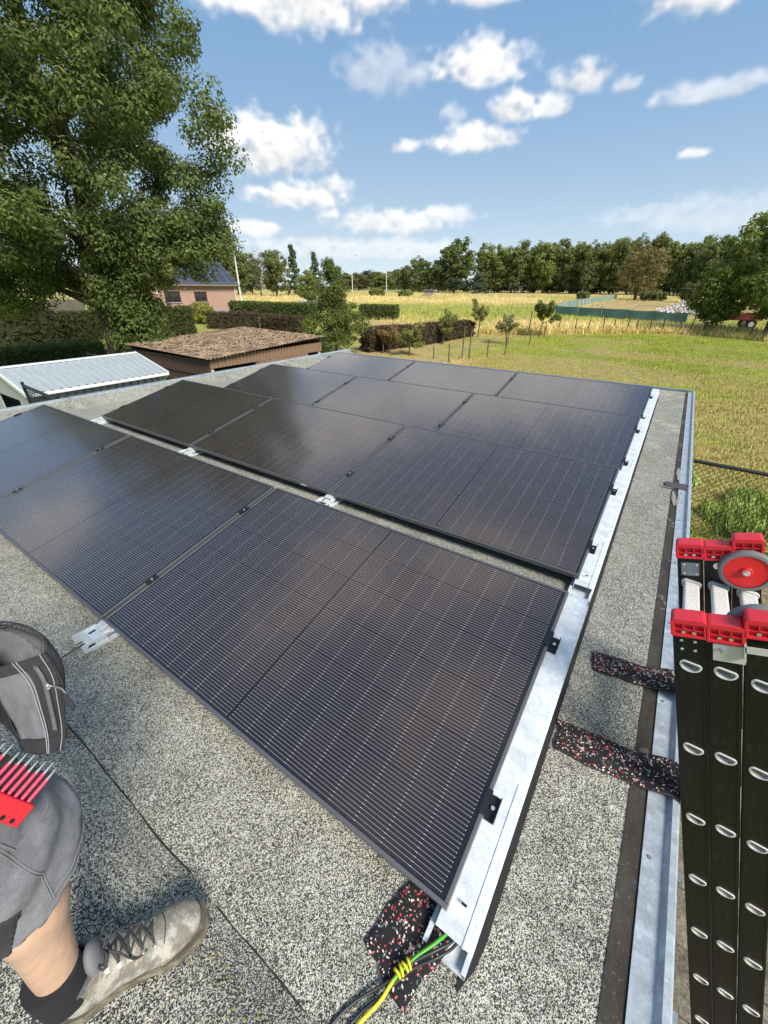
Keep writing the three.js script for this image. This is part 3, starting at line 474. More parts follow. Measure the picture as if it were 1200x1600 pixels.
// ---------- the triple ladder leaning against the roof edge ----------
{
  const L = 3.80, lean = Math.atan(0.341), ld = thing('extension_ladder', 'folded three part black ladder with red end caps leaning on the roof edge', 'ladder', [1.5, -2.9, -0.88]);
  ld.rotation.z = lean;
  // D-shaped rung outline, flat tread level in the world
  function dShape(w, h, Cls = THREE.Shape) {
    const s = new Cls(), a = -lean, R = (x, y) => [x * Math.cos(a) - y * Math.sin(a), x * Math.sin(a) + y * Math.cos(a)];
    const pts = []; const c = h * 0.28; for (let i = 0; i <= 4; i++) { const t = Math.PI / 2 * (1 - i / 4) ; pts.push(R(w / 2 - c + c * Math.cos(t), h / 2 - c + c * Math.sin(t))); }
    for (let i = 1; i < 16; i++) { const t = -Math.PI * i / 16; pts.push(R(w / 2 * Math.cos(t), h / 2 - c + (h - c) * Math.sin(t))); }
    for (let i = 0; i <= 4; i++) { const t = Math.PI - Math.PI / 2 * (i / 4); pts.push(R(-w / 2 + c + c * Math.cos(t), h / 2 - c + c * Math.sin(t))); }
    return pts;
  }
  const path = (pts, ox, oy, Cls) => { const s = new Cls(); pts.forEach(([x, y], i) => i ? s.lineTo(ox + x, oy + y) : s.moveTo(ox + x, oy + y)); s.closePath(); return s; };
  const dOut = dShape(0.047, 0.030), dRim = dShape(0.0445, 0.0275), dIn = dShape(0.040, 0.0235);
  const W = 0.066, T = 0.024, secX = [0.0, 0.0715, 0.143], tops = [L, L - 0.004, L + 0.022];
  const rungsY = k => { const a = []; for (let i = 0; i < 12; i++) a.push(tops[k] - 0.145 - (k === 2 ? 0.045 : 0) - i * 0.302); return a.filter(y => y > 0.12); };
  const zN = 0.22, zF = -0.22;                     // outer faces
  for (let k = 0; k < 3; k++) {
    const s = new THREE.Shape(), r = 0.005, h = tops[k]; s.moveTo(r, 0); s.lineTo(W - r, 0); s.quadraticCurveTo(W, 0, W, r); s.lineTo(W, h - r); s.quadraticCurveTo(W, h, W - r, h); s.lineTo(r, h); s.quadraticCurveTo(0, h, 0, h - r); s.lineTo(0, r); s.quadraticCurveTo(0, 0, r, 0);
    for (const y of rungsY(k)) s.holes.push(path(dRim, W / 2, y, THREE.Path));
    const g = metreUV(new THREE.ExtrudeGeometry(s, { depth: T, bevelEnabled: true, bevelThickness: 0.0015, bevelSize: 0.0015, bevelSegments: 1, curveSegments: 6 }));
    part(ld, 'stile', g, M.stile, [secX[k], 0, zN - T - 0.002]);
    part(ld, 'stile', g, M.stile, [secX[k], 0, zF + 0.002]);
    // raised lengthwise beads
    for (const [z, sg] of [[zN + 0.0005, 1], [zF - 0.0005, -1]]) part(ld, 'stile_bead', merge([box(0.004, h - 0.06, 0.002, secX[k] + 0.004, h / 2, z), box(0.004, h - 0.06, 0.002, secX[k] + W - 0.004, h / 2, z)]), M.stile);
    for (const y of rungsY(k)) {
      const tubeS = path(dRim, 0, 0, THREE.Shape); tubeS.holes.push(path(dIn, 0, 0, THREE.Path));
      const body = new THREE.ExtrudeGeometry(tubeS, { depth: 0.436, bevelEnabled: false, curveSegments: 4 }).translate(0, 0, -0.218);
      const rimS = path(dOut, 0, 0, THREE.Shape); rimS.holes.push(path(dIn, 0, 0, THREE.Path));
      const rim = () => new THREE.ExtrudeGeometry(rimS, { depth: 0.002, bevelEnabled: true, bevelThickness: 0.0012, bevelSize: 0.0012, bevelSegments: 2, curveSegments: 4 });
      const rg = part(ld, 'rung', metreUV(body, 8), M.rung, [secX[k] + W / 2, y, 0]);
      part(rg, 'rung_rim', merge([rim().translate(0, 0, 0.2205), rim().translate(0, 0, -0.2225), rim().scale(1.14, 1.14, 3).translate(0, 0, 0.1755), rim().scale(1.14, 1.14, 3).translate(0, 0, -0.1915)]), M.rung);
      const plug = path(dIn, 0, 0, THREE.Shape);
      if (k === 2 && Math.abs(y - rungsY(2)[3]) < 0.01) part(rg, 'red_plug', new THREE.ExtrudeGeometry(plug, { depth: 0.004, bevelEnabled: false }).translate(0, 0, 0.205), M.red);
    }
    // red end caps: hollow block with ribs and two screws, one on each stile end
    for (const side of [1, -1]) {
      const cw = W + 0.007, chh = 0.052, cd = T + 0.024, rim = new THREE.Shape(), rr = 0.012, x0 = -cw / 2, x1 = cw / 2, y0 = -chh / 2, y1 = chh / 2;
      rim.moveTo(x0 + 0.003, y0); rim.lineTo(x1 - 0.003, y0); rim.lineTo(x1, y0 + 0.003); rim.lineTo(x1, y1 - rr); rim.quadraticCurveTo(x1, y1, x1 - rr, y1); rim.lineTo(x0 + rr, y1); rim.quadraticCurveTo(x0, y1, x0, y1 - rr); rim.lineTo(x0, y0 + 0.003); rim.closePath();
      const solid = rim.clone(); const hole = new THREE.Path(); const t = 0.0055; hole.moveTo(x0 + t, y0 + t); hole.lineTo(x1 - t, y0 + t); hole.lineTo(x1 - t, y1 - 0.012); hole.lineTo(x0 + t, y1 - 0.012); hole.closePath(); rim.holes.push(hole);
      const ex = (s, d) => new THREE.ExtrudeGeometry(s, { depth: d, bevelEnabled: true, bevelThickness: 0.0015, bevelSize: 0.0012, bevelSegments: 2, curveSegments: 6 });
      const front = 0.007, g = merge([ex(rim, front).translate(0, 0, cd / 2 - front), ex(solid, cd - front - 0.004).translate(0, 0, -cd / 2 + 0.002), box(0.003, 0.02, front, -0.011, 0.006, cd / 2 - front / 2), box(0.003, 0.02, front, 0.011, 0.006, cd / 2 - front / 2), box(cw - 0.012, 0.003, front, 0, -0.004, cd / 2 - front / 2)]);
      const zc = side > 0 ? zN - T / 2 : zF + T / 2;
      const cap = part(ld, 'end_cap', g, M.red, [secX[k] + W / 2, tops[k] - chh / 2 + 0.012, zc]);
      part(cap, 'screw', merge([new THREE.CylinderGeometry(0.0045, 0.0045, 0.004, 12).rotateX(Math.PI / 2).translate(-0.011, -0.014, cd / 2 - front + 0.003), new THREE.CylinderGeometry(0.0045, 0.0045, 0.004, 12).rotateX(Math.PI / 2).translate(0.011, -0.014, cd / 2 - front + 0.003)]), M.steel);
    }
    // rubber feet on the ground
    for (const z of [zN - T / 2, zF + T / 2]) part(ld, 'foot', rbox(W + 0.006, 0.05, T + 0.014, 0.006), M.blackMetal, [secX[k] + W / 2, 0.02, z]);
  }
  // rivet groups and plates
  const rivet = new THREE.SphereGeometry(0.0042, 10, 6).scale(1, 1, 0.45);
  for (const [dx, dy] of [[0.017, 0.058], [0.045, 0.058], [0.017, 0.086], [0.045, 0.086]]) part(ld, 'rivet', rivet, M.steel, [dx, L - dy - 0.003, zN + 0.0015]);
  const pl = part(ld, 'steel_plate', rbox(0.05, 0.05, 0.003, 0.001), M.galvDull, [0.033, L - 0.085, zF + T + 0.004]);
  for (const [dx, dy] of [[-0.017, 0.017], [0.017, 0.017], [-0.017, -0.017], [0.017, -0.017]]) part(pl, 'rivet', rivet, M.steel, [dx, dy, 0.0018]);
  part(ld, 'bolt_head', new THREE.CylinderGeometry(0.012, 0.013, 0.006, 14).rotateX(Math.PI / 2), M.steel, [secX[1] + W / 2, L - 0.066, zF + T + 0.006]);
  // guide hook between second and third sections
  const hook = part(ld, 'guide_hook', merge([box(0.062, 0.052, 0.004, 0.112, L - 0.079, zN + 0.004), box(0.004, 0.05, 0.02, 0.141, L - 0.06, zN + 0.012), box(0.045, 0.018, 0.004, 0.163, L - 0.047, zN + 0.02)]), std([0.6, 0.6, 0.58], 0.4, { metalness: 0.3 }));
  part(hook, 'pin', new THREE.CylinderGeometry(0.004, 0.004, 0.03, 10).rotateX(Math.PI / 2), M.steel, [0.098, L - 0.066, zN + 0.01]);
  // wall wheels at the top of the widest section
  for (const [z, y, sg] of [[zF + T + 0.020, L - 0.070, 1], [zN - T - 0.020, L - 0.03, -1]]) {
    const w = part(ld, 'wheel', new THREE.CylinderGeometry(0.056, 0.056, 0.018, 40).rotateX(Math.PI / 2), M.redRubber, [0.172, y, z]);
    part(w, 'tyre', new THREE.LatheGeometry([[0.056, -0.012], [0.066, -0.012], [0.069, -0.008], [0.069, 0.008], [0.066, 0.012], [0.056, 0.012]].map(p => new THREE.Vector2(...p)), 44).rotateX(Math.PI / 2), M.tyre);
    part(w, 'hub', merge([new THREE.CylinderGeometry(0.014, 0.018, 0.008, 24).rotateX(Math.PI / 2).translate(0, 0, sg * 0.011)]), M.redRubber);
    part(w, 'axle_bolt', merge([new THREE.CylinderGeometry(0.0075, 0.0075, 0.008, 6).rotateX(Math.PI / 2).translate(0, 0, sg * 0.018), new THREE.CylinderGeometry(0.0095, 0.0095, 0.002, 16).rotateX(Math.PI / 2).translate(0, 0, sg * 0.0155)]), M.steel);
  }
}

// ---------- trees ----------
const barkTex = dataTex(128, 256, (i, j) => { const L = 96 + 90 * (pnoise(i / 4, j / 22, 32, 81) - 0.5) + 40 * (pnoise(i / 2, j / 5, 64, 82) - 0.5); return [L + 8, L, L - 12]; });
M.bark = std([0.55, 0.52, 0.5], 1, { map: barkTex });
M.leaf = new THREE.MeshPhysicalMaterial({ vertexColors: true, roughness: 0.9, side: THREE.DoubleSide, transmission: 0.5, thickness: 0, specularIntensity: 0.35 });
M.needle = new THREE.MeshStandardMaterial({ vertexColors: true, roughness: 0.8, side: THREE.DoubleSide });
// pal: [r,g,b] base, [r,g,b] second, share
function leaves(clumps, per, size, r, pal, up = 0.55, droop = 0) {
  const n = clumps.length * per, pos = new Float32Array(n * 12), nor = new Float32Array(n * 12), col = new Float32Array(n * 12), idx = new Uint32Array(n * 6); let k = 0;
  const a = V(), b = V(), nn = V(), c = V();
  for (const q of clumps) {
    const tintC = r();
    for (let i = 0; i < per; i++) {
      let dx, dy, dz, d; do { dx = r() * 2 - 1; dy = r() * 2 - 1; dz = r() * 2 - 1; d = dx * dx + dy * dy + dz * dz; } while (d > 1);
      c.set(q[0] + dx * q[3], q[1] + dy * q[3] * (q[4] || 0.7) - droop * r() * q[3], q[2] + dz * q[3]);
      nn.set(dx + (r() - 0.5) * 1.2, dy + up + (r() - 0.5) * 0.9, dz + (r() - 0.5) * 1.2).normalize();
      a.set(r() - 0.5, r() - 0.5, r() - 0.5).cross(nn).normalize(); b.crossVectors(nn, a);
      const s = size * (0.6 + 0.8 * r()), w = s * 0.52, o = k * 12;
      const P = [c.x - a.x * s, c.y - a.y * s, c.z - a.z * s, c.x + b.x * w, c.y + b.y * w, c.z + b.z * w, c.x + a.x * s, c.y + a.y * s - s * 0.25, c.z + a.z * s, c.x - b.x * w, c.y - b.y * w, c.z - b.z * w];
      const t = clamp(tintC * 0.6 + r() * 0.6 - 0.1), v = 0.75 + 0.5 * r(), mixS = r() < pal[2] ? 1 : t * 0.35;
      for (let m = 0; m < 12; m++) pos[o + m] = P[m];
      for (let m = 0; m < 4; m++) { nor[o + m * 3] = nn.x; nor[o + m * 3 + 1] = nn.y; nor[o + m * 3 + 2] = nn.z; for (let e = 0; e < 3; e++) col[o + m * 3 + e] = mix(pal[0][e], pal[1][e], mixS) * v; }
      idx.set([k * 4, k * 4 + 2, k * 4 + 1, k * 4, k * 4 + 3, k * 4 + 2], k * 6); k++;
    }
  }
  const g = new THREE.BufferGeometry(); g.setAttribute('position', new THREE.BufferAttribute(pos, 3)); g.setAttribute('normal', new THREE.BufferAttribute(nor, 3)); g.setAttribute('color', new THREE.BufferAttribute(col, 3)); g.setIndex(new THREE.BufferAttribute(idx, 1)); return g;
}
function limb(a, b, r0, r1, bend, r, seg = 6) {
  const pts = []; for (let i = 0; i <= seg; i++) { const t = i / seg; pts.push(V(mix(a[0], b[0], t) + (r() - 0.5) * bend * Math.sin(t * 3.14), mix(a[1], b[1], t) + bend * 0.5 * Math.sin(t * 3.14), mix(a[2], b[2], t) + (r() - 0.5) * bend * Math.sin(t * 3.14))); }
  const cv = new THREE.CatmullRomCurve3(pts), g = new THREE.TubeGeometry(cv, seg * 2, 1, 7), p = g.attributes.position; const N = seg * 2 + 1;
  for (let i = 0; i < p.count; i++) { const ring = Math.floor(i / 8), t = ring / (N - 1), c = cv.getPointAt(clamp(t)), rr = mix(r0, r1, t); p.setXYZ(i, c.x + (p.getX(i) - c.x) * rr, c.y + (p.getY(i) - c.y) * rr, c.z + (p.getZ(i) - c.z) * rr); }
  g.computeVertexNormals(); return g;
}
// lobes: [x,y,z,rx,ry]; clumps spread through the outer part of each lobe
function clumpsIn(lobes, per, cr, r, flat = 0.7, inner = 0.45) {
  const out = [];
  for (const [x, y, z, rx, ry] of lobes) for (let i = 0; i < per; i++) {
    const th = r() * 6.283, u = r() * 2 - 1, s = Math.sqrt(1 - u * u), k = inner + (1 - inner) * Math.pow(r(), 0.6);
    out.push([x + Math.cos(th) * s * rx * k, y + u * ry * k, z + Math.sin(th) * s * rx * k, cr * (0.65 + 0.7 * r()), flat]);
  }
  return out;
}
function buildTree(o, { trunkTop, trunkR, lobes, per, cr, leafPer, leafSize, pal, seed, flat, inner, limbs = true, mat = M.leaf, barkMat = M.bark, up, droop }) {
  const r = rng(seed), tr = [limb([0, -0.3, 0], [0, trunkTop, 0], trunkR, trunkR * 0.35, trunkR * 1.2, r, 8)];
  if (limbs) for (const l of lobes) { const y0 = clamp(l[1] - Math.hypot(l[0], l[2]) * 0.8, trunkTop * 0.25, trunkTop * 0.92); tr.push(limb([0, y0, 0], [l[0] * 0.8, y0 + (l[1] - y0) * 0.8, l[2] * 0.8], trunkR * 0.4, trunkR * 0.08, 0.15 * Math.hypot(l[0], l[2]), r, 4)); }
  part(o, 'trunk', merge(tr), barkMat);
  part(o, 'crown', leaves(clumpsIn(lobes, per, cr, r, flat, inner), leafPer, leafSize, r, pal, up, droop), mat);
  return o;
}
function roundLobes(h, w, base, n, seed) {
  const r = rng(seed), l = [[0, (h + base) / 2, 0, w * 0.72, (h - base) * 0.42]];
  for (let i = 0; i < n; i++) { const a = i * 2.4 + r(), t = (i + 0.5) / n, y = mix(base + (h - base) * 0.14, h - (h - base) * 0.12, t), pr = Math.sin(mix(0.5, 2.75, t)); l.push([Math.cos(a) * w * 0.55 * pr, y, Math.sin(a) * w * 0.55 * pr, w * (0.36 + 0.16 * r()), (h - base) * 0.15]); }
  return l;
}
const PAL = {
  leafy: [[0.16, 0.20, 0.06], [0.25, 0.28, 0.08], 0.2], lime: [[0.225, 0.27, 0.06], [0.30, 0.32, 0.08], 0.25], olive: [[0.125, 0.130, 0.034], [0.185, 0.16, 0.05], 0.3],
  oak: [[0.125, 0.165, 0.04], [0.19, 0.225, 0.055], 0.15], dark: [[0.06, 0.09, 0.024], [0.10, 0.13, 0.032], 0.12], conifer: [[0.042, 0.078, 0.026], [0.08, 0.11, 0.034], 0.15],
  spruce: [[0.068, 0.10, 0.052], [0.11, 0.14, 0.07], 0.2], birch: [[0.22, 0.185, 0.06], [0.30, 0.23, 0.08], 0.3], bare: [[0.17, 0.12, 0.07], [0.14, 0.14, 0.05], 0.3],
  big: [[0.11, 0.16, 0.036], [0.21, 0.255, 0.06], 0.2], mid: [[0.125, 0.17, 0.03], [0.21, 0.25, 0.06], 0.2], bright: [[0.14, 0.19, 0.03], [0.22, 0.26, 0.045], 0.25],
};
// the big tree left of the frame's middle
{
  const t = thing('broadleaf_tree', 'huge dark green broadleaf tree towering over the grey shed at left', 'tree', [-19.9, -2.9, -8.55]);
  const r = rng(900), lobes = [];
  const R = [0.83, -0.56], B = [-0.56, -0.83];   // toward the right of the view, and away
  const put = (s, y, d, rx, ry) => lobes.push([R[0] * s + B[0] * d, y + 2.9, R[1] * s + B[1] * d, rx, ry]);
  put(0, 9, 0, 3.6, 5); put(3.9, 6.3, 0.2, 2.2, 1.9); put(3.7, 4.0, 0.6, 2.0, 1.6); put(3.2, 9.1, 0, 2.2, 2.0); put(2.3, 12, 0.4, 2.4, 2.2); put(0.3, 14.4, 0, 2.6, 2.4); put(-2.4, 12, 0, 2.6, 2.4); put(-3.9, 9, 0.3, 2.4, 2.2); put(-4.3, 6, 0, 2.2, 2.0); put(-3.6, 3.2, 0.3, 2.2, 1.6);
  put(1.3, 4.6, -2.4, 2.2, 1.9); put(-1.6, 5.2, -2.8, 2.2, 1.9); put(0.4, 8, -3.2, 2.3, 2.0); put(-2, 9.5, -2.5, 2.2, 2.0); put(2.3, 7.4, -2.4, 2.0, 1.8); put(1.4, 10.8, -2.2, 2.2, 1.9); put(0.5, 2.4, 1.2, 2.0, 1.2); put(2.4, 2.7, -0.9, 1.5, 1.2); put(-1.8, 2.2, -1.2, 1.6, 1.1);
  put(-4.6, 4.2, -1, 2.0, 1.6); put(-3.0, 1.6, -1.8, 1.6, 1.0); put(-5.2, 2.2, 0, 1.8, 1.2); put(-0.6, 3.4, -3.0, 1.8, 1.2); put(1.2, 1.6, -0.9, 1.1, 1.3); put(1.55, 0.2, -0.8, 0.95, 1.1); put(1.95, -1.1, -0.7, 0.95, 0.9); put(1.5, -2.0, -0.6, 0.9, 0.6); put(2.7, -1.6, -0.6, 0.7, 0.6); put(3.9, 3.0, 0.2, 1.5, 1.0); put(1, 5, 3, 2.4, 2); put(-1, 8, 3.2, 2.4, 2.2); put(2, 9, 3, 2.2, 2);
  buildTree(t, { trunkTop: 14, trunkR: 0.46, lobes, per: 30, cr: 0.66, leafPer: 290, leafSize: 0.066, pal: PAL.big, seed: 901, flat: 0.62, inner: 0.5, up: 0.5, droop: 0.25 });
}
// rounded young tree behind the roof's far corner
const midTree = buildTree(thing('broadleaf_tree', 'bright green cone shaped tree behind the far left corner of the roof', 'tree', [-19.2, -2.75, -22.2]), { trunkTop: 4.6, trunkR: 0.12, lobes: [[0, 2.2, 0, 1.75, 1.7], [0.2, 3.6, 0, 1.45, 1.5], [0, 4.9, 0.1, 0.95, 1.1], [-0.1, 5.9, 0, 0.45, 0.75], [-0.9, 2.0, 0.6, 1.0, 1.2], [0.95, 2.3, -0.4, 1.0, 1.2], [0.5, 1.3, 0.9, 1.0, 1.0], [-0.7, 3.5, -0.6, 0.9, 1.0]], per: 26, cr: 0.36, leafPer: 110, leafSize: 0.062, pal: PAL.mid, seed: 31, flat: 0.9, inner: 0.4, up: 0.2, droop: 0.4 }); midTree.scale.set(1.12, 0.86, 1.12);
// spreading tree at the right edge
{
  const l = []; const q = [[0.3, 4.6, 0, 3.2, 2.6], [-2.4, 3.4, 0.6, 1.9, 1.6], [-3.4, 2.4, 0.2, 1.3, 1.1], [-1.6, 5.4, 0.5, 2.0, 1.6], [0.5, 6.9, 0, 2.2, 1.5], [2.4, 5.6, 0, 2.2, 1.9], [-1.2, 2.4, 1.6, 1.6, 1.1], [1.6, 3.0, 1.6, 1.9, 1.4], [3.4, 3.8, 0.6, 2.0, 1.7], [-3.0, 1.6, 0.4, 0.9, 0.8], [0.6, 1.9, 1.9, 1.3, 0.8], [2.8, 2.0, 1.2, 1.4, 0.9]];
  const rt = buildTree(thing('broadleaf_tree', 'spreading light green tree at the right edge beyond the straw grass', 'tree', [6.0, -1.9, -46.6]), { trunkTop: 5.6, trunkR: 0.22, lobes: q, per: 26, cr: 0.5, leafPer: 130, leafSize: 0.11, pal: PAL.bright, seed: 33, flat: 0.8, inner: 0.45, up: 0.4, droop: 0.3 }); rt.scale.set(1.25, 1.28, 1.25);
}
// woodland and field trees, one of each kind and then copies
{
  const proto = {}, mk = (kind, opt) => { const g = new THREE.Group(); buildTree(g, opt); proto[kind] = g; };
  const gen = (kind, seed, extra = {}) => ({ trunkTop: 8.5, trunkR: 0.28, lobes: roundLobes(12, 4, extra.base || 0.9, extra.n || 12, seed), per: 14, cr: 0.95, leafPer: 42, leafSize: 0.27, pal: PAL[kind], seed, flat: 0.75, inner: 0.55, up: 0.5, limbs: false, ...extra });
  for (let v = 0; v < 3; v++) { mk('leafy' + v, gen('leafy', 50 + v)); mk('lime' + v, gen('lime', 60 + v)); }
  mk('olive0', gen('olive', 70)); mk('oak0', gen('oak', 71, { n: 16, leafPer: 26, base: 1.2, leafSize: 0.3, cr: 0.8 })); mk('round0', gen('dark', 72, { base: 2.4, n: 12, leafPer: 26 }));
  mk('birch0', gen('birch', 73, { base: 0.6, n: 16, leafPer: 24, leafSize: 0.2, per: 14, cr: 0.8, droop: 0.9, limbs: true })); mk('bare0', gen('bare', 74, { leafPer: 7, leafSize: 0.14, limbs: true, n: 14 }));
  for (const kind of ['conifer', 'spruce']) { const l = []; for (let i = 0; i < 9; i++) { const t = i / 8; l.push([Math.sin(i * 2.4) * 0.3, 1.2 + t * 10, Math.cos(i * 2.4) * 0.3, mix(3.6, 0.35, t), 0.85]); } mk(kind + '0', gen(kind, 75, { lobes: l, per: 20, cr: 0.75, leafPer: 17, leafSize: 0.28, flat: 0.5, inner: 0.35, mat: M.needle, trunkTop: 11 })); }
  const T = [['leafy', -96.4, -70.9, 10.7, 3.6], ['leafy', -98.1, -77.0, 10.7, 3.6], ['bare', -89.3, -76.7, 10.1, 2.6], ['leafy', -89.6, -82.3, 10.1, 3.8], ['conifer', -92.0, -91.4, 11.5, 3.2], ['lime', -55.1, -57.5, 4.1, 2.0], ['conifer', -91.2, -99.1, 10.2, 3.0], ['conifer', -97.7, -113.3, 9.0, 3.3], ['leafy', -119.0, -147.6, 6.7, 4.5], ['olive', -139.2, -182.7, 7.8, 6], ['olive', -151.6, -210.8, 9.9, 7.5], ['lime', -135.0, -197.9, 8.5, 6.5], ['leafy', -140.4, -218.4, 10.3, 6.5], ['leafy', -104.8, -169.9, 10.2, 4.4], ['leafy', -93.9, -164.8, 12.4, 5.4], ['lime', -86.2, -166.6, 11.8, 4.2], ['oak', -79.2, -166.7, 18.2, 8.2], ['round', -68.5, -144.1, 4.7, 3.4], ['spruce', -62.6, -152.2, 6.4, 4.0], ['lime', -71.0, -178.0, 17.0, 5.4], ['lime', -64.6, -178.3, 16.4, 5.4], ['leafy', -58.5, -178.2, 16.9, 5.4], ['leafy', -53.5, -181.9, 16.6, 5.4], ['lime', -47.9, -179.3, 17.3, 5.2], ['leafy', -43.4, -182.5, 17.0, 5.2], ['leafy', -37.5, -181.8, 15.9, 5.2], ['leafy', -31.8, -178.8, 15.9, 5], ['lime', -27.8, -181.5, 16.6, 4.6], ['leafy', -23.0, -178.1, 16.5, 4.8], ['leafy', -19.2, -180.6, 17.2, 4.6], ['olive', -14.0, -177.0, 17.0, 4.4], ['leafy', -9.4, -175.3, 16.3, 4.4], ['lime', -4.8, -173.5, 15.0, 4.4], ['leafy', -0.9, -171.6, 15.0, 4.4], ['leafy', 3.2, -164.6, 15.4, 4.6], ['leafy', 8.5, -164.4, 14.3, 4.6], ['leafy', 12.5, -159.1, 14.7, 4.8], ['leafy', 17.5, -158.6, 14.4, 4.8], ['birch', -10.3, -117.1, 10.6, 5.2], ['olive', -0.2, -109.6, 2.7, 2.3],
    ['leafy', -55, -192, 17.5, 5.4], ['lime', -40, -192, 17, 5.4], ['leafy', -26, -190, 17.4, 5.4], ['leafy', -12, -188, 17.4, 5.4], ['leafy', 2, -182, 16, 5.4], ['leafy', 24, -158, 14, 5], ['leafy', 31, -154, 14.5, 5.2], ['lime', 39, -150, 14, 5.4], ['leafy', 47, -146, 14.6, 5.4], ['leafy', 56, -142, 14, 5.4], ['lime', 65, -137, 13.6, 5.4], ['leafy', 74, -132, 14, 5.4], ['leafy', 84, -126, 13.8, 5.6], ['leafy', -102, -66, 10, 3.6], ['leafy', -106, -88, 9.6, 4]];
  const where = { bare: 'half bare brown tree in the wood behind the brick house', birch: 'broad golden brown birch standing in front of the wood', round: 'small dark round tree standing in the field before the oak', spruce: 'small grey green spruce standing in the field', oak: 'tallest oak at the left end of the wood' };
  const count = {}, r = rng(5);
  const idxIn = {};
  T.sort((p, q) => Math.atan2(-q[1], -q[2]) - Math.atan2(-p[1], -p[2]));   // left to right as seen from the roof
  for (const [kind, x, z, top, w] of T) {
    count[kind] = (count[kind] || 0) + 1; const pk = proto[kind + ((count[kind] * 7) % 3)] || proto[kind + '0'];
    const o = pk.clone(); o.name = numbered(kind === 'conifer' || kind === 'spruce' ? 'conifer_tree' : 'woodland_tree'); scene.add(o);
    const gy = groundY(x, z), h = top - gy; o.position.set(x, gy - 0.1, z); o.scale.set(w / 3.9, h / 12.2, w / 3.9); o.rotation.y = r() * 6.28;
    const n = idxIn[kind] = (idxIn[kind] || 0) + 1;
    let label = where[kind];
    const zoneName = x < -80 && z > -120 ? 'behind the brick house' : x < -100 ? 'in the skyline gap' : x < -83 ? 'beside the tall oak' : z < -150 && x > 0 ? 'at the right end of the wood' : 'in the long wood';
    const col = { leafy: 'mid green', lime: 'light green', olive: 'olive brown tinged', conifer: 'pointed dark conifer' }[kind];
    if (!label) { const kk = kind + zoneName; const m = idxIn[kk] = (idxIn[kk] || 0) + 1; label = kind === 'conifer' ? `${ORD[m - 1]} pointed conifer from the left ${zoneName}` : kind === 'lime' && x > -60 && z > -60 ? 'small light green tree by the lane right of the brick house' : kind === 'olive' && z > -112 ? 'low olive bush at the foot of the wood' : `${ORD[m - 1]} ${col} tree from the left ${zoneName}`; }
    tag(o, label, kind === 'olive' && z > -112 && x > -5 ? 'bush' : 'tree', 'trees of the far woods and fields');
  }
}
// dark undergrowth under the wood, one mass
{
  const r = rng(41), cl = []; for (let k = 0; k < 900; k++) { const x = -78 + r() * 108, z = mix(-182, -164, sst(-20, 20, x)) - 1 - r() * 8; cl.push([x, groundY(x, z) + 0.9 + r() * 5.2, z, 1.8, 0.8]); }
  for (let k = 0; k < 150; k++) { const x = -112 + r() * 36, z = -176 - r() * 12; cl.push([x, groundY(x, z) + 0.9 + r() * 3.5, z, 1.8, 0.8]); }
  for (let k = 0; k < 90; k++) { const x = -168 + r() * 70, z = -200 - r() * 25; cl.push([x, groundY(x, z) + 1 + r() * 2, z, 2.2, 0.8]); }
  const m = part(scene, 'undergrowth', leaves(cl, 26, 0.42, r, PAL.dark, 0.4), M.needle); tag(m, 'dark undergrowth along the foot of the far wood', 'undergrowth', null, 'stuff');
}
// ---------- hedges and shrubs ----------
function hedge(name, label, a, b, h, w, pal, size, dens, seed, cat = 'hedge') {
  const L = Math.hypot(b[0] - a[0], b[1] - a[1]), cx = (a[0] + b[0]) / 2, cz = (a[1] + b[1]) / 2, gy = Math.min(groundY(...a), groundY(...b));
  const o = thing(name, label, cat, [cx, gy, cz], -Math.atan2(b[1] - a[1], b[0] - a[0])), r = rng(seed), cl = [];
  const area = L * h * 2 + L * w + 2 * w * h, n = Math.ceil(area * dens * 1.6);
  for (let k = 0; k < n; k++) { let p; const q = r() * area; const j = () => (r() - 0.5) * 0.12; if (q < L * h) p = [(r() - 0.5) * L, r() * h, w / 2 + j()]; else if (q < 2 * L * h) p = [(r() - 0.5) * L, r() * h, -w / 2 + j()]; else if (q < 2 * L * h + L * w) p = [(r() - 0.5) * L, h + j() + (noise(k * 0.2, seed) - 0.5) * 0.08, (r() - 0.5) * w]; else p = [(r() < 0.5 ? -1 : 1) * L / 2 + j(), r() * h, (r() - 0.5) * w]; cl.push([p[0], p[1], p[2], 0.13, 1]); }
  part(o, 'foliage', leaves(cl, 9, size, r, pal, 0.5), M.leaf);
  part(o, 'dark_core', box(L - 0.16, h - 0.08, w - 0.16, 0, h / 2 - 0.06, 0), std([0.04, 0.046, 0.016], 1)); return o;  // solid dark box added inside so no light shows through the leaves
}
const HP = { thuja: [[0.075, 0.105, 0.02], [0.14, 0.155, 0.03], 0.16], beech: [[0.105, 0.05, 0.038], [0.15, 0.10, 0.04], 0.25], green: [[0.10, 0.15, 0.025], [0.155, 0.195, 0.035], 0.2], mixed: [[0.105, 0.12, 0.035], [0.16, 0.15, 0.05], 0.3], lime: [[0.28, 0.32, 0.035], [0.36, 0.34, 0.05], 0.3] };
hedge('clipped_hedge', 'low clipped green hedge behind the grey shed roof', [-29.6, -2.5], [-28.9, -11.6], 1.2, 1.5, HP.green, 0.06, 22, 101);
hedge('clipped_hedge', 'tall clipped hedge with bronze tinge at the left edge', [-37.2, -4], [-36.4, -12.2], 2.3, 2.0, HP.mixed, 0.075, 16, 102);
hedge('clipped_hedge', 'dark clipped hedge in the shade behind the big tree', [-37.6, -13], [-37.2, -16.9], 1.9, 1.4, HP.thuja, 0.07, 18, 103);
hedge('clipped_hedge', 'dense conifer hedge in front of the brick house', [-37.4, -17.3], [-33.6, -21.0], 2.15, 1.6, HP.thuja, 0.07, 18, 104);
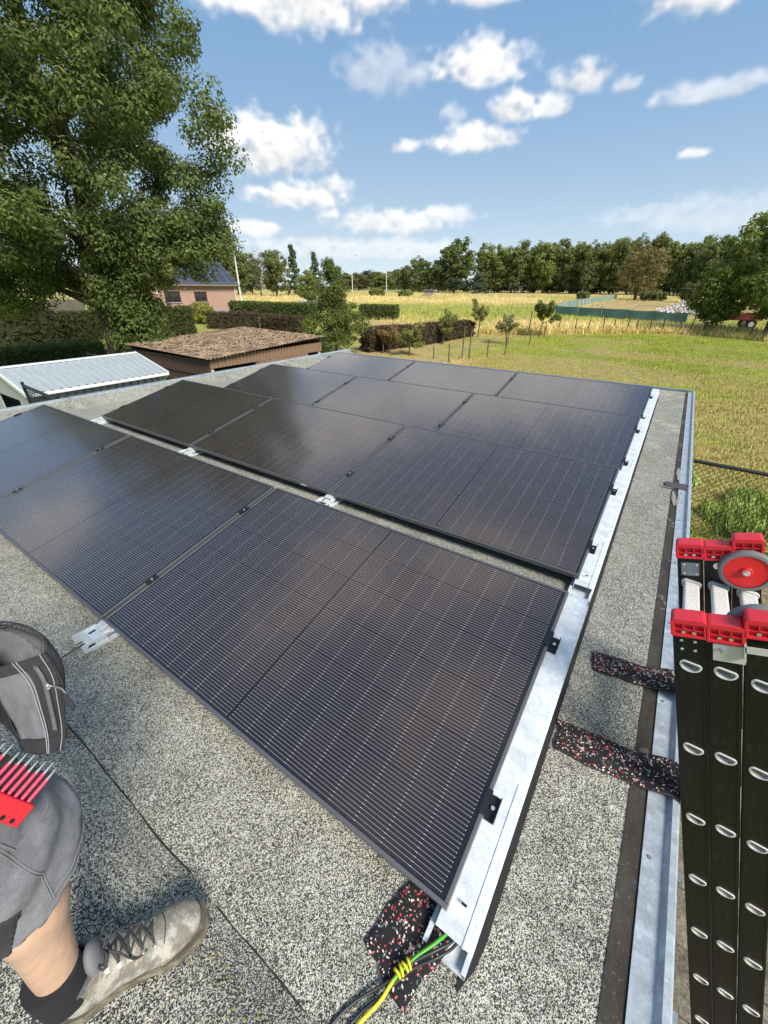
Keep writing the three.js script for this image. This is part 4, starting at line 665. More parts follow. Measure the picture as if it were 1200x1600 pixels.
hedge('beech_hedge', 'left purple beech hedge in front of the brick house corner', [-36.3, -24.4], [-32.5, -26.9], 1.4, 0.9, HP.beech, 0.07, 18, 105);
hedge('beech_hedge', 'right purple beech hedge beside the garden path', [-31.7, -26.8], [-27.0, -26.9], 1.5, 0.9, HP.beech, 0.07, 18, 106);
hedge('beech_hedge', 'long purple beech hedge along the orchard', [-18.4, -24.4], [-15.3, -35.8], 1.55, 1.1, HP.beech, 0.075, 18, 107);
hedge('clipped_hedge', 'straight green hedge right of the brick house along the lane', [-46.1, -34.7], [-33.4, -35.2], 1.55, 1.2, HP.green, 0.08, 14, 108);
hedge('clipped_hedge', 'short green hedge end seen right of the cone shaped tree', [-30.5, -40.0], [-26.3, -41.2], 1.4, 1.2, HP.green, 0.08, 16, 109);
function shrub(name, label, x, z, w, h, pal, seed, size = 0.09, n = 130, cat = 'shrub') { const o = thing(name, label, cat, [x, groundY(x, z), z]), r = rng(seed); part(o, 'stem', merge([0, 1, 2].map(i => limb([0, -0.1, 0], [(i - 1) * w * 0.4, h * 0.7, (i % 2) * w * 0.3], 0.04, 0.012, 0.1, r, 3))), M.bark); part(o, 'foliage', leaves(clumpsIn([[0, h * 0.5, 0, w * 0.8, h * 0.45], [-w * 0.4, h * 0.42, 0.1, w * 0.5, h * 0.4], [w * 0.45, h * 0.4, 0, w * 0.5, h * 0.38]], Math.ceil(n / 3), 0.26, r, 0.8, 0.5), 26, size, r, pal, 0.4), M.leaf); return o; }
shrub('garden_shrub', 'bright yellow green shrub in front of the brick house windows', -39.3, -25.8, 1.6, 2.1, HP.lime, 201);
shrub('garden_shrub', 'olive shrub at the right corner of the brick house', -44.2, -34.4, 1.0, 1.5, HP.mixed, 202);
shrub('garden_shrub', 'leafy shrub between the grey shed and the brown shed', -14.7, -7.2, 0.8, 1.7, PAL.mid, 203, 0.08, 150);
shrub('garden_shrub', 'yellow green bush at the field edge by the lane', -73, -104, 2.6, 2.0, PAL.lime, 204, 0.24);
shrub('garden_shrub', 'second yellow green bush right of the lane', -66, -108, 2.4, 1.6, PAL.lime, 205, 0.24);
shrub('garden_shrub', 'round green bush by the net fence in the far field', -20.5, -112, 1.5, 1.9, PAL.leafy, 206, 0.22);
shrub('garden_shrub', 'dark bush at the foot of the golden birch', -6.5, -113, 2.8, 2.2, PAL.leafy, 207, 0.24);
// orchard saplings and their stakes
function sapling(label, x, z, h, w, pal, lean, dens, seed) {
  const o = thing('orchard_sapling', label, 'sapling', [x, groundY(x, z), z], 0, 'young fruit trees in the orchard'), r = rng(seed), tr = [limb([0, -0.1, 0], [lean, h * 0.75, 0], 0.05, 0.025, 0.06, r, 4)], cl = [];
  for (let i = 0; i < 13; i++) { const a = r() * 6.28, y0 = h * (0.3 + 0.4 * r()), L = w * (0.5 + 0.6 * r()), e = [lean * 0.7 + Math.cos(a) * L, y0 + h * (0.15 + 0.25 * r()), Math.sin(a) * L]; tr.push(limb([lean * y0 / h, y0, 0], e, 0.02, 0.006, 0.08, r, 3)); for (let k = 0; k < 5; k++) { const t = 0.35 + 0.65 * r(); cl.push([e[0] * t + lean * (1 - t), mix(y0, e[1], t), e[2] * t, 0.24, 0.9]); } }
  part(o, 'trunk', merge(tr), M.bark); part(o, 'crown', leaves(cl, dens * 3, 0.075, r, pal, 0.3), M.leaf); return o;
}
const OR = { rust: [[0.26, 0.21, 0.06], [0.34, 0.19, 0.07], 0.4], pale: [[0.25, 0.27, 0.07], [0.33, 0.31, 0.09], 0.3], grey: [[0.22, 0.235, 0.10], [0.27, 0.26, 0.12], 0.3] };
sapling('rusty leaved sapling nearest the back edge of the roof', -16.6, -24.9, 2.0, 0.9, OR.rust, 0, 13, 301); sapling('pale leaved sapling just right of the rusty one', -14.9, -24.9, 1.9, 1.0, OR.pale, 0, 13, 302);
sapling('olive sapling in front of the far part of the purple hedge', -15.4, -30.9, 2.3, 0.8, OR.pale, 0.2, 12, 303); sapling('sparse tall sapling right of the purple hedge end', -14.3, -35.4, 2.9, 0.9, OR.pale, 0.1, 8, 304); sapling('thin grey leaning sapling in the orchard', -10.9, -33.2, 2.2, 0.8, OR.grey, -0.4, 5, 305); sapling('bushy bright green sapling at the right end of the orchard', -9.9, -38.2, 2.9, 1.15, PAL.bright, 0.3, 22, 306);
const postM = std([0.85, 0.78, 0.68], 1, { map: barkTex });
const post = (label, x, z, h, r, tilt, grp, cat = 'post') => { const o = part(scene, numbered('wooden_post'), new THREE.CylinderGeometry(r * 0.85, r, h, 8).translate(0, h / 2 - 0.1, 0), postM, [x, groundY(x, z), z], [tilt, 0, tilt * 0.6]); return tag(o, label, cat, grp); };
[['leftmost thin stake beside the rusty sapling', -16.9, -24.6, 1.5], ['short stake right of the pale sapling', -13.0, -24.9, 0.9], ['stout stake in the front of the orchard', -11.8, -24.7, 1.2], ['left of two tall stakes standing close together', -11.5, -26.1, 2.1], ['right of two tall stakes standing close together', -11.1, -26.3, 2.1], ['stake in mid orchard right of the tall pair', -10.3, -27.5, 1.25], ['second stake right of the tall pair', -9.6, -29.0, 1.2], ['stake before the thin grey sapling', -10.7, -32.6, 1.3], ['stake left of the bushy bright sapling', -9.4, -34, 1.2], ['stake by the bushy bright sapling trunk', -9.3, -37.8, 1.4], ['stake behind the sparse tall sapling', -12.8, -37, 1.9], ['stake behind the bushy bright sapling', -10.9, -38.6, 2.0]].forEach(([l, x, z, h], i) => post('weathered ' + l, x, z, h, 0.045, (hsh(i, 3, 1) - 0.5) * 0.12, 'stakes in the orchard', 'stake'));
for (let k = 0; k < 24; k++) { const x = -8.6 + k * 0.95 + (hsh(k, 1, 9) - 0.5) * 0.5, z = marginZ(x) - 0.7; post(`${ORD[k]} grey fence post from the left in the straw grass`, x, z, 1.15 + 0.25 * hsh(k, 2, 9), 0.05, (hsh(k, 4, 2) - 0.5) * 0.24, 'fence posts in the straw grass'); }
// ---------- green net fence round the dirt patch ----------
{
  const netM = new THREE.MeshPhysicalMaterial({ color: new THREE.Color().setRGB(0.17, 0.33, 0.27), roughness: 0.8, transmission: 0.5, thickness: 0, side: THREE.DoubleSide }), pm = std([0.16, 0.16, 0.15], 0.8);
  const run = (label, pts, h) => { const o = thing('net_fence', label, 'net fence', [pts[0][0], groundY(...pts[0]), pts[0][1]]); const oy = o.position.y; for (let i = 0; i < pts.length - 1; i++) { const [ax, az] = pts[i], [bx, bz] = pts[i + 1], L = Math.hypot(bx - ax, bz - az), n = Math.max(1, Math.round(L / 3)); for (let k = 0; k < n; k++) { const x0 = mix(ax, bx, k / n), z0 = mix(az, bz, k / n), x1 = mix(ax, bx, (k + 1) / n), z1 = mix(az, bz, (k + 1) / n), y0 = groundY(x0, z0), y1 = groundY(x1, z1); const g = new THREE.BoxGeometry(Math.hypot(x1 - x0, z1 - z0) - 0.05, h, 0.012, 6, 3, 1), p = g.attributes.position; for (let q = 0; q < p.count; q++) { const t = p.getX(q); p.setY(q, p.getY(q) - 0.10 * Math.cos(t * 1.05) * (p.getY(q) > 0.2 ? 1 : 0) * hsh(k, i, 6)); p.setZ(q, p.getZ(q) + 0.08 * Math.sin(t * 2 + k)); } g.computeVertexNormals(); part(o, 'net', g, netM, [(x0 + x1) / 2 - ax0(pts), (y0 + y1) / 2 - oy + h / 2 + 0.05, (z0 + z1) / 2 - pts[0][1]], [0, -Math.atan2(z1 - z0, x1 - x0), 0]); part(o, 'post', new THREE.CylinderGeometry(0.03, 0.03, h + 0.35, 6), pm, [x0 - pts[0][0], y0 - oy + h / 2 + 0.1, z0 - pts[0][1]]); } } };
  const ax0 = pts => pts[0][0];
  run('near side of the sagging green net fence round the dirt patch', [[-13.6, -58.5], [0.4, -53.5]], 0.95);
  run('far left side of the green net fence leading to the wood', [[-14.0, -59.5], [-15.2, -72], [-14.2, -118]], 1.0);
}
// rubble heap by the dirt patch
{
  const o = thing('rubble_heap', 'pale heap of stone rubble beside the dirt patch', 'rubble heap', [-0.4, groundY(-0.4, -72), -72]); const r = rng(66); const mats = [[0.5, 0.48, 0.45], [0.42, 0.39, 0.35], [0.6, 0.58, 0.55], [0.36, 0.31, 0.27]].map(c => std(c, 0.95));
  const gs = [0, 1, 2].map(i => { const g = new THREE.DodecahedronGeometry(0.5, 0), p = g.attributes.position; for (let k = 0; k < p.count; k++) { const s = 0.75 + 0.5 * noise(p.getX(k) * 3 + i * 9, p.getY(k) * 3, p.getZ(k) * 3); p.setXYZ(k, p.getX(k) * s * 1.3, p.getY(k) * s * 0.7, p.getZ(k) * s); } g.computeVertexNormals(); return g; });
  for (let k = 0; k < 280; k++) { const a = r() * 6.28, d = Math.sqrt(r()) * 2.9, y = Math.max(0, 1.35 - d * 0.5) * r(); const m = part(o, 'stone', gs[k % 3], mats[Math.floor(r() * 4)], [Math.cos(a) * d * 1.1, y + 0.1, Math.sin(a) * d * 2.2], [r() * 3, r() * 3, r() * 3]); m.scale.setScalar(0.2 + 0.5 * r() * r()); }
}

// ---------- sheds ----------
// corrugated sheet: waves across u (length U), runs along v (length Vv), trapezoid or round profile
function corrugated(U, Vv, pitch, depth, round) {
  const prof = []; const n = Math.round(U / pitch);
  for (let i = 0; i < n; i++) { const x = -U / 2 + i * pitch; if (round) for (let k = 0; k < 6; k++) prof.push([x + k / 6 * pitch, depth * 0.5 * (1 + Math.sin(k / 6 * 6.283))]); else prof.push([x, 0], [x + pitch * 0.55, 0], [x + pitch * 0.65, depth], [x + pitch * 0.9, depth]); }
  prof.push([U / 2, 0]);
  const pos = [], idx = [], uv = [], m = prof.length, s = 3;
  for (let j = 0; j <= s; j++) for (const [x, y] of prof) { pos.push(x, y, -Vv / 2 + Vv * j / s); uv.push(x, Vv * j / s); }
  for (let j = 0; j < s; j++) for (let i = 0; i < m - 1; i++) { const a = j * m + i; idx.push(a, a + m, a + 1, a + 1, a + m, a + m + 1); }
  let g = new THREE.BufferGeometry(); g.setAttribute('position', new THREE.Float32BufferAttribute(pos, 3)); g.setAttribute('uv', new THREE.Float32BufferAttribute(uv, 2)); g.setIndex(idx); g.computeVertexNormals(); return round ? g : toCreasedNormals(g, 0.6);
}
const paintTex = dataTex(256, 256, (i, j) => { const L = 212 + 12 * (pnoise(i / 12, j / 40, 21, 91) - 0.5) + 24 * (pnoise(i / 2, j / 2, 128, 92) - 0.5); return [L - 2, L, L + 2]; });
{
  // eave at x -12.15, ridge x -13.75, z -2.75 .. -6.2
  const o = thing('grey_metal_shed', 'small grey corrugated metal shed with pale blue grey roof at left', 'shed', [-13.75, -2.9, -4.48]);
  const roofM = std([0.56, 0.62, 0.65], 0.5, { map: paintTex, metalness: 0.15 }), wallM = std([0.36, 0.40, 0.45], 0.5, { map: paintTex, metalness: 0.15 }), trimM = std([0.72, 0.74, 0.74], 0.5), gab = std([0.6, 0.62, 0.6], 0.5, { map: paintTex });
  const L = 3.46, run = 1.62, rise = 0.42, sl = Math.hypot(run, rise), an = Math.atan2(rise, run);
  for (const s of [1, -1]) { const g = corrugated(L, sl, 0.192, 0.035, false); g.rotateY(Math.PI / 2); const m = part(o, 'roof_sheet', g, roofM, [s * run / 2, 2.10 + rise / 2, 0], [0, 0, -s * an]); }
  part(o, 'ridge_cap', box(0.16, 0.03, L + 0.06, 0, 2.535, 0), trimM);
  part(o, 'eave_trim', box(0.03, 0.07, L + 0.05, run + 0.02, 2.08, 0), trimM); part(o, 'eave_trim', box(0.03, 0.07, L + 0.05, -run - 0.02, 2.08, 0), trimM);
  for (const sz of [1, -1]) for (const s of [1, -1]) part(o, 'barge_board', box(sl + 0.03, 0.09, 0.03, 0, 0, 0), trimM, [s * run / 2, 2.10 + rise / 2, sz * (L / 2 + 0.02)], [0, 0, -s * an]);
  for (const s of [1, -1]) { const g = corrugated(L - 0.1, 2.05, 0.2, 0.03, false); g.rotateX(-Math.PI / 2).rotateY(s * Math.PI / 2); part(o, 'wall', g, wallM, [s * (run - 0.12), 1.03, 0]); }
  const gs = new THREE.Shape([[-1.5, 0], [-0.75, 0], [-0.75, 1.85], [0.75, 1.85], [0.75, 0], [1.5, 0], [1.5, 2.1], [0, 2.5], [-1.5, 2.1]].map(p => new THREE.Vector2(...p)));
  part(o, 'gable', new THREE.ExtrudeGeometry(gs, { depth: 0.03, bevelEnabled: false }), gab, [0, 0, L / 2 - 0.08]);
  const gf = new THREE.Shape([[-1.5, 0], [1.5, 0], [1.5, 2.1], [0, 2.5], [-1.5, 2.1]].map(p => new THREE.Vector2(...p)));
  part(o, 'gable', new THREE.ExtrudeGeometry(gf, { depth: 0.03, bevelEnabled: false }), gab, [0, 0, -L / 2 + 0.05]);
  part(o, 'floor', box(2.9, 0.04, L - 0.2, 0, 0.02, 0), std([0.05, 0.05, 0.05], 1));
}
{
  const x0 = -17.3, x1 = -12.45, z0 = -13.3, z1 = -7.85, o = thing('brown_wooden_shed', 'open fronted brown plank shed with leaf strewn corrugated roof', 'shed', [(x0 + x1) / 2, -2.9, (z0 + z1) / 2]);
  const W = x1 - x0, D = z1 - z0;
  const leafy = dataTex(512, 512, (i, j) => { const a = pnoise(i / 5, j / 5, 102, 95), b = pnoise(i / 40, j / 40, 13, 96), c = pnoise(i / 2, j / 3, 170, 97); const k = sst(0.38, 0.72, a * 0.5 + b * 0.3 + c * 0.2); return [mix(88, 164, k), mix(76, 142, k), mix(62, 120, k)]; }); leafy.repeat.set(1 / 2.5, 1 / 2.5);
  const roofM = std([1.25, 1.2, 1.12], 0.95, { map: leafy }), plank = std([0.34, 0.215, 0.13], 0.8, { map: paintTex }), dark = std([0.21, 0.12, 0.075], 0.8, { map: paintTex }), post_ = std([0.5, 0.48, 0.44], 0.8);  // dark is the plank brown with the shade of unlit walls put in
  const y = (lx, lz) => 2.25 + 0.10 * (W / 2 - lx) / W + 0.25 * (D / 2 - lz) / D;
  { const g = corrugated(D + 0.3, W + 0.4, 0.15, 0.035, true); g.rotateY(Math.PI / 2); const p = g.attributes.position; for (let i = 0; i < p.count; i++) p.setY(i, p.getY(i) + y(p.getX(i), p.getZ(i)) + 0.02); g.computeVertexNormals(); part(o, 'roof_sheet', metreUV(g), roofM); }
  { const r = rng(77), l = []; for (let k = 0; k < 900; k++) { const x = (r() - 0.5) * W, z = (r() - 0.5) * D; if (fbm(x, z, 4, 2) < 0.42) continue; const g = new THREE.CircleGeometry(0.025 + 0.035 * r(), 5); g.rotateX(-1.57 + (r() - 0.5) * 1.1).rotateY(r() * 6).translate(x, y(x, z) + 0.065, z); l.push(g); } const m = part(o, 'leaf_litter', merge(l), std([0.36, 0.28, 0.18], 1)); m.userData.kind = 'stuff'; }
  // south wall: upright boards
  const boards = (n, w, h, t, gap) => { const l = []; for (let i = 0; i < n; i++) l.push(box(w - gap, h, t, -n * w / 2 + (i + 0.5) * w, h / 2, hsh(i, 7, 1) * 0.012)); return merge(l); };
  const nS = 32; part(o, 'south_wall', boards(nS, W / nS, 2.2, 0.022, 0.012), dark, [0, 0, D / 2 - 0.02]);
  part(o, 'north_wall', boards(nS, W / nS, 2.4, 0.022, 0.004), dark, [0, 0, -D / 2 + 0.02]);
  const west = part(o, 'west_wall', boards(36, D / 36, 2.35, 0.022, 0.004), dark, [-W / 2 + 0.02, 0, 0], [0, Math.PI / 2, 0]);
  // east front: fascia boards over two openings with a solid bay between
  part(o, 'fascia', boards(36, D / 36, 0.34, 0.022, 0.014), plank, [W / 2 + 0.01, 1.95, 0], [0, Math.PI / 2, 0]);
  part(o, 'front_panel', boards(17, 0.15, 1.96, 0.022, 0.014), plank, [W / 2, 0, -0.55], [0, Math.PI / 2, 0]);
  for (const z of [D / 2 - 0.08, 0.75, -1.85, -D / 2 + 0.08]) part(o, 'post', box(0.12, 2.0, 0.12, W / 2 - 0.08, 1.0, z), z === 0.75 ? plank : post_);
  part(o, 'back_panel', box(0.03, 1.5, D - 0.3, W / 2 - 1.9, 0.75, 0), std([0.35, 0.35, 0.33], 0.9)); part(o, 'floor', box(W - 0.2, 0.05, D - 0.2, 0, 0.025, 0), std([0.12, 0.1, 0.08], 1));
}
// ---------- brick house ----------
{
  const o = thing('brick_house', 'single storey brick house with solar panels on its slate roof', 'house', [-48, -1.55, -30.4]);
  const brick = dataTex(512, 512, (i, j) => { const row = Math.floor(j / 16), x = (i + (row % 2) * 21) % 512, c = Math.floor(x / 42.67), m = (j % 16 < 3 || x % 42.67 < 4); const t = hsh(c, row, 5); return m ? [176, 160, 150] : [mix(158, 198, t), mix(128, 158, t), mix(112, 138, t)]; }); brick.repeat.set(0.8, 0.8);
  const bm = std([0.88, 0.86, 0.85], 0.9, { map: brick }), slate = std([0.06, 0.065, 0.075], 0.6), wood = std([0.07, 0.03, 0.02], 0.6), glass = phys([0.03, 0.035, 0.04], 0.05, { metalness: 0.2, clearcoat: 1 });
  // local x outwards (east), z along the front; front runs from z +6.4 (near) to -6.6 (far)
  const H = 3.05;
  const shape = new THREE.Shape([[-6.6, 0], [6.4, 0], [6.4, H], [-6.6, H]].map(p => new THREE.Vector2(...p)));
  const win = [[1.05, 2.95, 1.35, 2.45], [-2.35, -0.7, 1.35, 2.4]];     // z from,to ; y from,to  (left and right windows)
  for (const [a, b, c, d] of win) shape.holes.push(new THREE.Path([[a, c], [b, c], [b, d], [a, d]].map(p => new THREE.Vector2(...p))));
  shape.holes.push(new THREE.Path([[4.3, 0.05], [5.3, 0.05], [5.3, 2.3], [4.3, 2.3]].map(p => new THREE.Vector2(...p))));
  const wg = new THREE.ExtrudeGeometry(shape, { depth: 0.3, bevelEnabled: false }); wg.rotateY(-Math.PI / 2);
  part(o, 'front_wall', metreUV(wg), bm, [0, 0, 0]);
  const gable = new THREE.Shape([[-10.5, 0], [-0.02, 0], [-0.02, H], [-5.25, 7.2], [-10.5, H]].map(p => new THREE.Vector2(...p)));
  for (const z of [-6.6, 6.1]) part(o, 'gable_wall', metreUV(new THREE.ExtrudeGeometry(gable, { depth: 0.3, bevelEnabled: false })), bm, [-0.02, 0, z]);
  part(o, 'rear_wall', metreUV(box(0.3, H, 13, -10.6, H / 2, -0.1)), bm);
  part(o, 'plinth', box(0.04, 0.38, 13.02, 0.02, 0.19, -0.1), std([0.28, 0.29, 0.3], 0.8));
  for (const [a, b, c, d] of win) { const zc = (a + b) / 2, w = b - a, h = d - c, yc = (c + d) / 2; const f = part(o, 'window', merge([box(0.08, 0.08, w, -0.12, d - 0.04, zc), box(0.08, 0.08, w, -0.12, c + 0.04, zc), box(0.08, h, 0.08, -0.12, yc, a + 0.04), box(0.08, h, 0.08, -0.12, yc, b - 0.04), box(0.08, h, 0.07, -0.115, yc, zc)]), wood); part(f, 'pane', box(0.01, h - 0.1, w - 0.1, -0.14, yc, zc), glass); part(f, 'sill', box(0.16, 0.06, w + 0.12, 0.03, c - 0.03, zc), std([0.4, 0.4, 0.4], 0.7)); }
  const dr = part(o, 'door', box(0.06, 2.2, 0.96, -0.14, 1.16, 4.8), wood); part(dr, 'pane', box(0.02, 1.5, 0.22, -0.10, 1.4, 4.95), glass);
  // roof plane facing us
  const run = 5.6, rise = 4.35, sl = Math.hypot(run, rise), an = Math.atan2(rise, run);
  const slope = part(o, 'roof_slope', box(sl, 0.12, 13.8), slate, [-5.25 + run / 2, H + rise / 2, -0.1], [0, 0, -an]);
  part(o, 'roof_slope', box(sl, 0.12, 13.8), slate, [-5.25 - run / 2, H + rise / 2, -0.1], [0, 0, an]);
  part(o, 'ridge', box(0.3, 0.12, 13.8, -5.25, H + rise + 0.06, -0.1), slate);
  part(o, 'gutter', new THREE.CylinderGeometry(0.08, 0.08, 13.8, 8).rotateX(Math.PI / 2), std([0.2, 0.16, 0.14], 0.6), [0.42, H - 0.02, -0.1]);
  part(o, 'soffit', box(0.45, 0.14, 13.7, 0.2, H - 0.02, -0.1), std([0.16, 0.08, 0.05], 0.7));
  for (const z of [-6.4, 3.75]) part(o, 'downpipe', barBetween([0.09, 0, z], [0.09, H - 0.1, z], 0.055), M.white);
  part(o, 'wall_lamp', rbox(0.12, 0.16, 0.12, 0.02, 0.07, 2.75, 0.4), M.white);
  const pm = phys([0.03, 0.036, 0.055], 0.4, { clearcoat: 0.3, clearcoatRoughness: 0.2 }), pg = box(1.68, 0.05, 1.0), fr = std([0.45, 0.48, 0.52], 0.4, { metalness: 0.6 });
  for (let r = 0; r < 3; r++) for (let c = 0; c < 12; c++) { const pn = part(slope, 'roof_solar_panel', pg, pm, [sl / 2 - 1.15 - r * 1.76, 0.11, -6.2 + c * 1.06]); part(pn, 'frame', merge([box(1.72, 0.04, 0.03, 0, 0, 0.515), box(0.03, 0.04, 1.0, 0.855, 0, 0)]), fr); }
}
// low outbuilding wall at far left behind the tree
{ const o = thing('stone_wall', 'pale grey garden wall behind the tall hedge at left', 'wall', [-44, groundY(-44, -12), -12]); const st = std([0.4, 0.38, 0.35], 0.95, { map: feltTex }); for (let k = 0; k < 12; k++) part(o, 'block', metreUV(rbox(0.4, 1.9, 1.0, 0.03)), st, [0, 1.3, -5 + k * 1.01]); }
// ---------- chain link fences ----------
function chainFence(label, pts, h, y0) {
  const o = thing('chain_link_fence', label, 'fence', [pts[0][0], y0, pts[0][1]]), dm = std([0.02, 0.024, 0.022], 0.5, { metalness: 0.3 }), ox = pts[0][0], oz = pts[0][1];
  for (let i = 0; i < pts.length - 1; i++) {
    const [ax, az] = pts[i], [bx, bz] = pts[i + 1], L = Math.hypot(bx - ax, bz - az), ux = (bx - ax) / L, uz = (bz - az) / L;
    part(o, 'top_rail', barBetween([ax - ox, h, az - oz], [bx - ox, h, bz - oz], 0.034, 10), dm);
    const l = [], s = 0.105, wire = (a0, b0, a1, b1) => { const A = V(ax - ox + ux * a0, b0, az - oz + uz * a0), B = V(ax - ox + ux * a1, b1, az - oz + uz * a1), d = B.clone().sub(A), len = d.length(); const g = new THREE.CylinderGeometry(0.0042, 0.0042, len, 4, 1, true); g.translate(0, len / 2, 0); g.applyQuaternion(new THREE.Quaternion().setFromUnitVectors(V(0, 1, 0), d.normalize())); g.translate(A.x, A.y, A.z); l.push(g); };
    for (let a = -h; a < L; a += s) { { const a0 = Math.max(a, 0), a1 = Math.min(a + h, L); if (a1 > a0) wire(a0, a0 - a, a1, a1 - a); } { const b0 = Math.max(a, 0), b1 = Math.min(a + h, L); if (b1 > b0) wire(b0, h - (b0 - a), b1, h - (b1 - a)); } }
    const m = part(o, 'wire_mesh', merge(l), dm); m.userData.kind = 'stuff';
    const n = Math.max(1, Math.round(L / 2.5)); for (let k = 0; k <= n; k++) part(o, 'post', new THREE.CylinderGeometry(0.032, 0.032, h + 0.08, 10).translate(0, (h + 0.08) / 2, 0), dm, [mix(ax, bx, k / n) - ox, 0, mix(az, bz, k / n) - oz]);
  }
  return o;
}
chainFence('black chain link fence in the lawn at the right of the roof', [[0.62, -8.82], [2.72, -8.75], [2.78, -4.2]], 1.5, -2.9);
chainFence('dark chain link fence between the grey and brown sheds', [[-20.6, -7.55], [-12.0, -7.45]], 1.8, -2.9);
chainFence('dark chain link fence running behind the brown shed to a lone post', [[-18.2, -18.4], [-18.2, -19.9]], 1.62, -2.9);
chainFence('short black fence panel by the grey shed gable', [[-11.95, -2.72], [-9.75, -2.6]], 2.35, -2.9);
// ---------- lane, lamps, hut and farm things ----------
{
  const pts = [[-140, -150], [-105, -118], [-82, -92], [-62, -66], [-46, -50]], pos = [], idx = [], uv = []; const cv = new THREE.CatmullRomCurve3(pts.map(([x, z]) => V(x, 0, z)));
  for (let i = 0; i <= 60; i++) { const p = cv.getPoint(i / 60), t = cv.getTangent(i / 60); for (const s of [-1, 1]) { const x = p.x - t.z * s * 2.4, z = p.z + t.x * s * 2.4; pos.push(x, groundY(x, z) + 0.12, z); uv.push(s, i); } }
  for (let i = 0; i < 60; i++) idx.push(i * 2, i * 2 + 2, i * 2 + 1, i * 2 + 1, i * 2 + 2, i * 2 + 3);
  const g = new THREE.BufferGeometry(); g.setAttribute('position', new THREE.Float32BufferAttribute(pos, 3)); g.setAttribute('uv', new THREE.Float32BufferAttribute(uv, 2)); g.setIndex(idx); g.computeVertexNormals(); structure('country_lane', g, std([0.36, 0.32, 0.26], 0.95));
}
function lamp(label, x, z, top) { const gy = groundY(x, z), h = top - gy, o = thing('street_lamp', label, 'street lamp', [x, gy, z], 0.6, 'street lamps along the lane'); const pm = std([0.62, 0.63, 0.62], 0.6); part(o, 'pole', new THREE.CylinderGeometry(0.09, 0.16, h, 8).translate(0, h / 2, 0), pm); part(o, 'arm', barBetween([0, h, 0], [1.3, h + 0.25, 0], 0.06), pm); part(o, 'lamp_head', rbox(0.9, 0.12, 0.3, 0.05, 1.6, h + 0.28, 0), std([0.3, 0.3, 0.31], 0.5)); return o; }
lamp('grey street lamp right behind the brick house gable', -58.8, -46.2, 7.0); lamp('second street lamp, among the conifers', -82.6, -86.6, 8.8); lamp('third street lamp, above the cone shaped tree', -104.7, -133.5, 11.0); lamp('farthest street lamp, in the skyline gap', -105.6, -157.5, 12.7);
{
  const x = -62, z = -114, o = thing('field_hut', 'small weathered wooden hut standing in the far field', 'hut', [x, groundY(x, z) - 0.1, z], 0.5); const wd = std([0.26, 0.22, 0.18], 0.9), dk = std([0.1, 0.09, 0.085], 0.9);
  part(o, 'wall', box(2.6, 1.5, 0.1, 0, 0.75, 0.9), wd); part(o, 'wall', box(2.6, 1.5, 0.1, 0, 0.75, -0.9), wd); part(o, 'wall', box(0.1, 1.5, 1.7, 1.25, 0.75, 0), wd); part(o, 'wall', box(0.1, 1.5, 1.7, -1.25, 0.75, 0), dk); part(o, 'roof', box(3.1, 0.1, 2.4, 0, 1.6, 0), dk, [0, 0, 0], [0.08, 0, 0]);
}
{
  // red and white farm trailer half hidden under the right hand tree
  const o = thing('farm_trailer', 'small red trailer with dark wheels half hidden under the right hand tree', 'trailer', [4.6, groundY(4.6, -51), -51], 0.3), rd = std([0.42, 0.10, 0.07], 0.6), bk = std([0.02, 0.02, 0.022], 0.8);
  part(o, 'bed', merge([box(2.4, 0.08, 1.3, 0, 0.75, 0), box(2.4, 0.5, 0.05, 0, 1.0, 0.64), box(2.4, 0.5, 0.05, 0, 1.0, -0.64), box(0.05, 0.5, 1.3, 1.2, 1.0, 0), box(0.05, 0.5, 1.3, -1.2, 1.0, 0)]), rd); part(o, 'drawbar', barBetween([-1.2, 0.7, 0], [-2.4, 0.5, 0], 0.05), bk);
  for (const s of [1, -1]) { const w = part(o, 'wheel', new THREE.TorusGeometry(0.32, 0.11, 8, 20), bk, [0.4, 0.42, s * 0.76]); part(w, 'rim', new THREE.CylinderGeometry(0.22, 0.22, 0.1, 16).rotateX(Math.PI / 2), M.white); }
  const q = thing('plastic_tank', 'white plastic tank standing beside the red trailer', 'tank', [2.2, groundY(2.2, -53), -53]); part(q, 'body', rbox(1.0, 0.95, 1.0, 0.1, 0, 0.62, 0), M.white); part(q, 'cap', new THREE.CylinderGeometry(0.12, 0.12, 0.08, 14), bk, [0, 1.12, 0]); part(q, 'pallet', box(1.1, 0.14, 1.1, 0, 0.07, 0), std([0.3, 0.24, 0.16], 0.9));
}
{ // paved garden path between the purple hedges
  const pos = []; const g = box(1.2, 0.04, 7, -32.1, groundY(-32.1, -26) + 0.1, -26.5); structure('garden_path', g, std([0.55, 0.54, 0.52], 0.9)); }

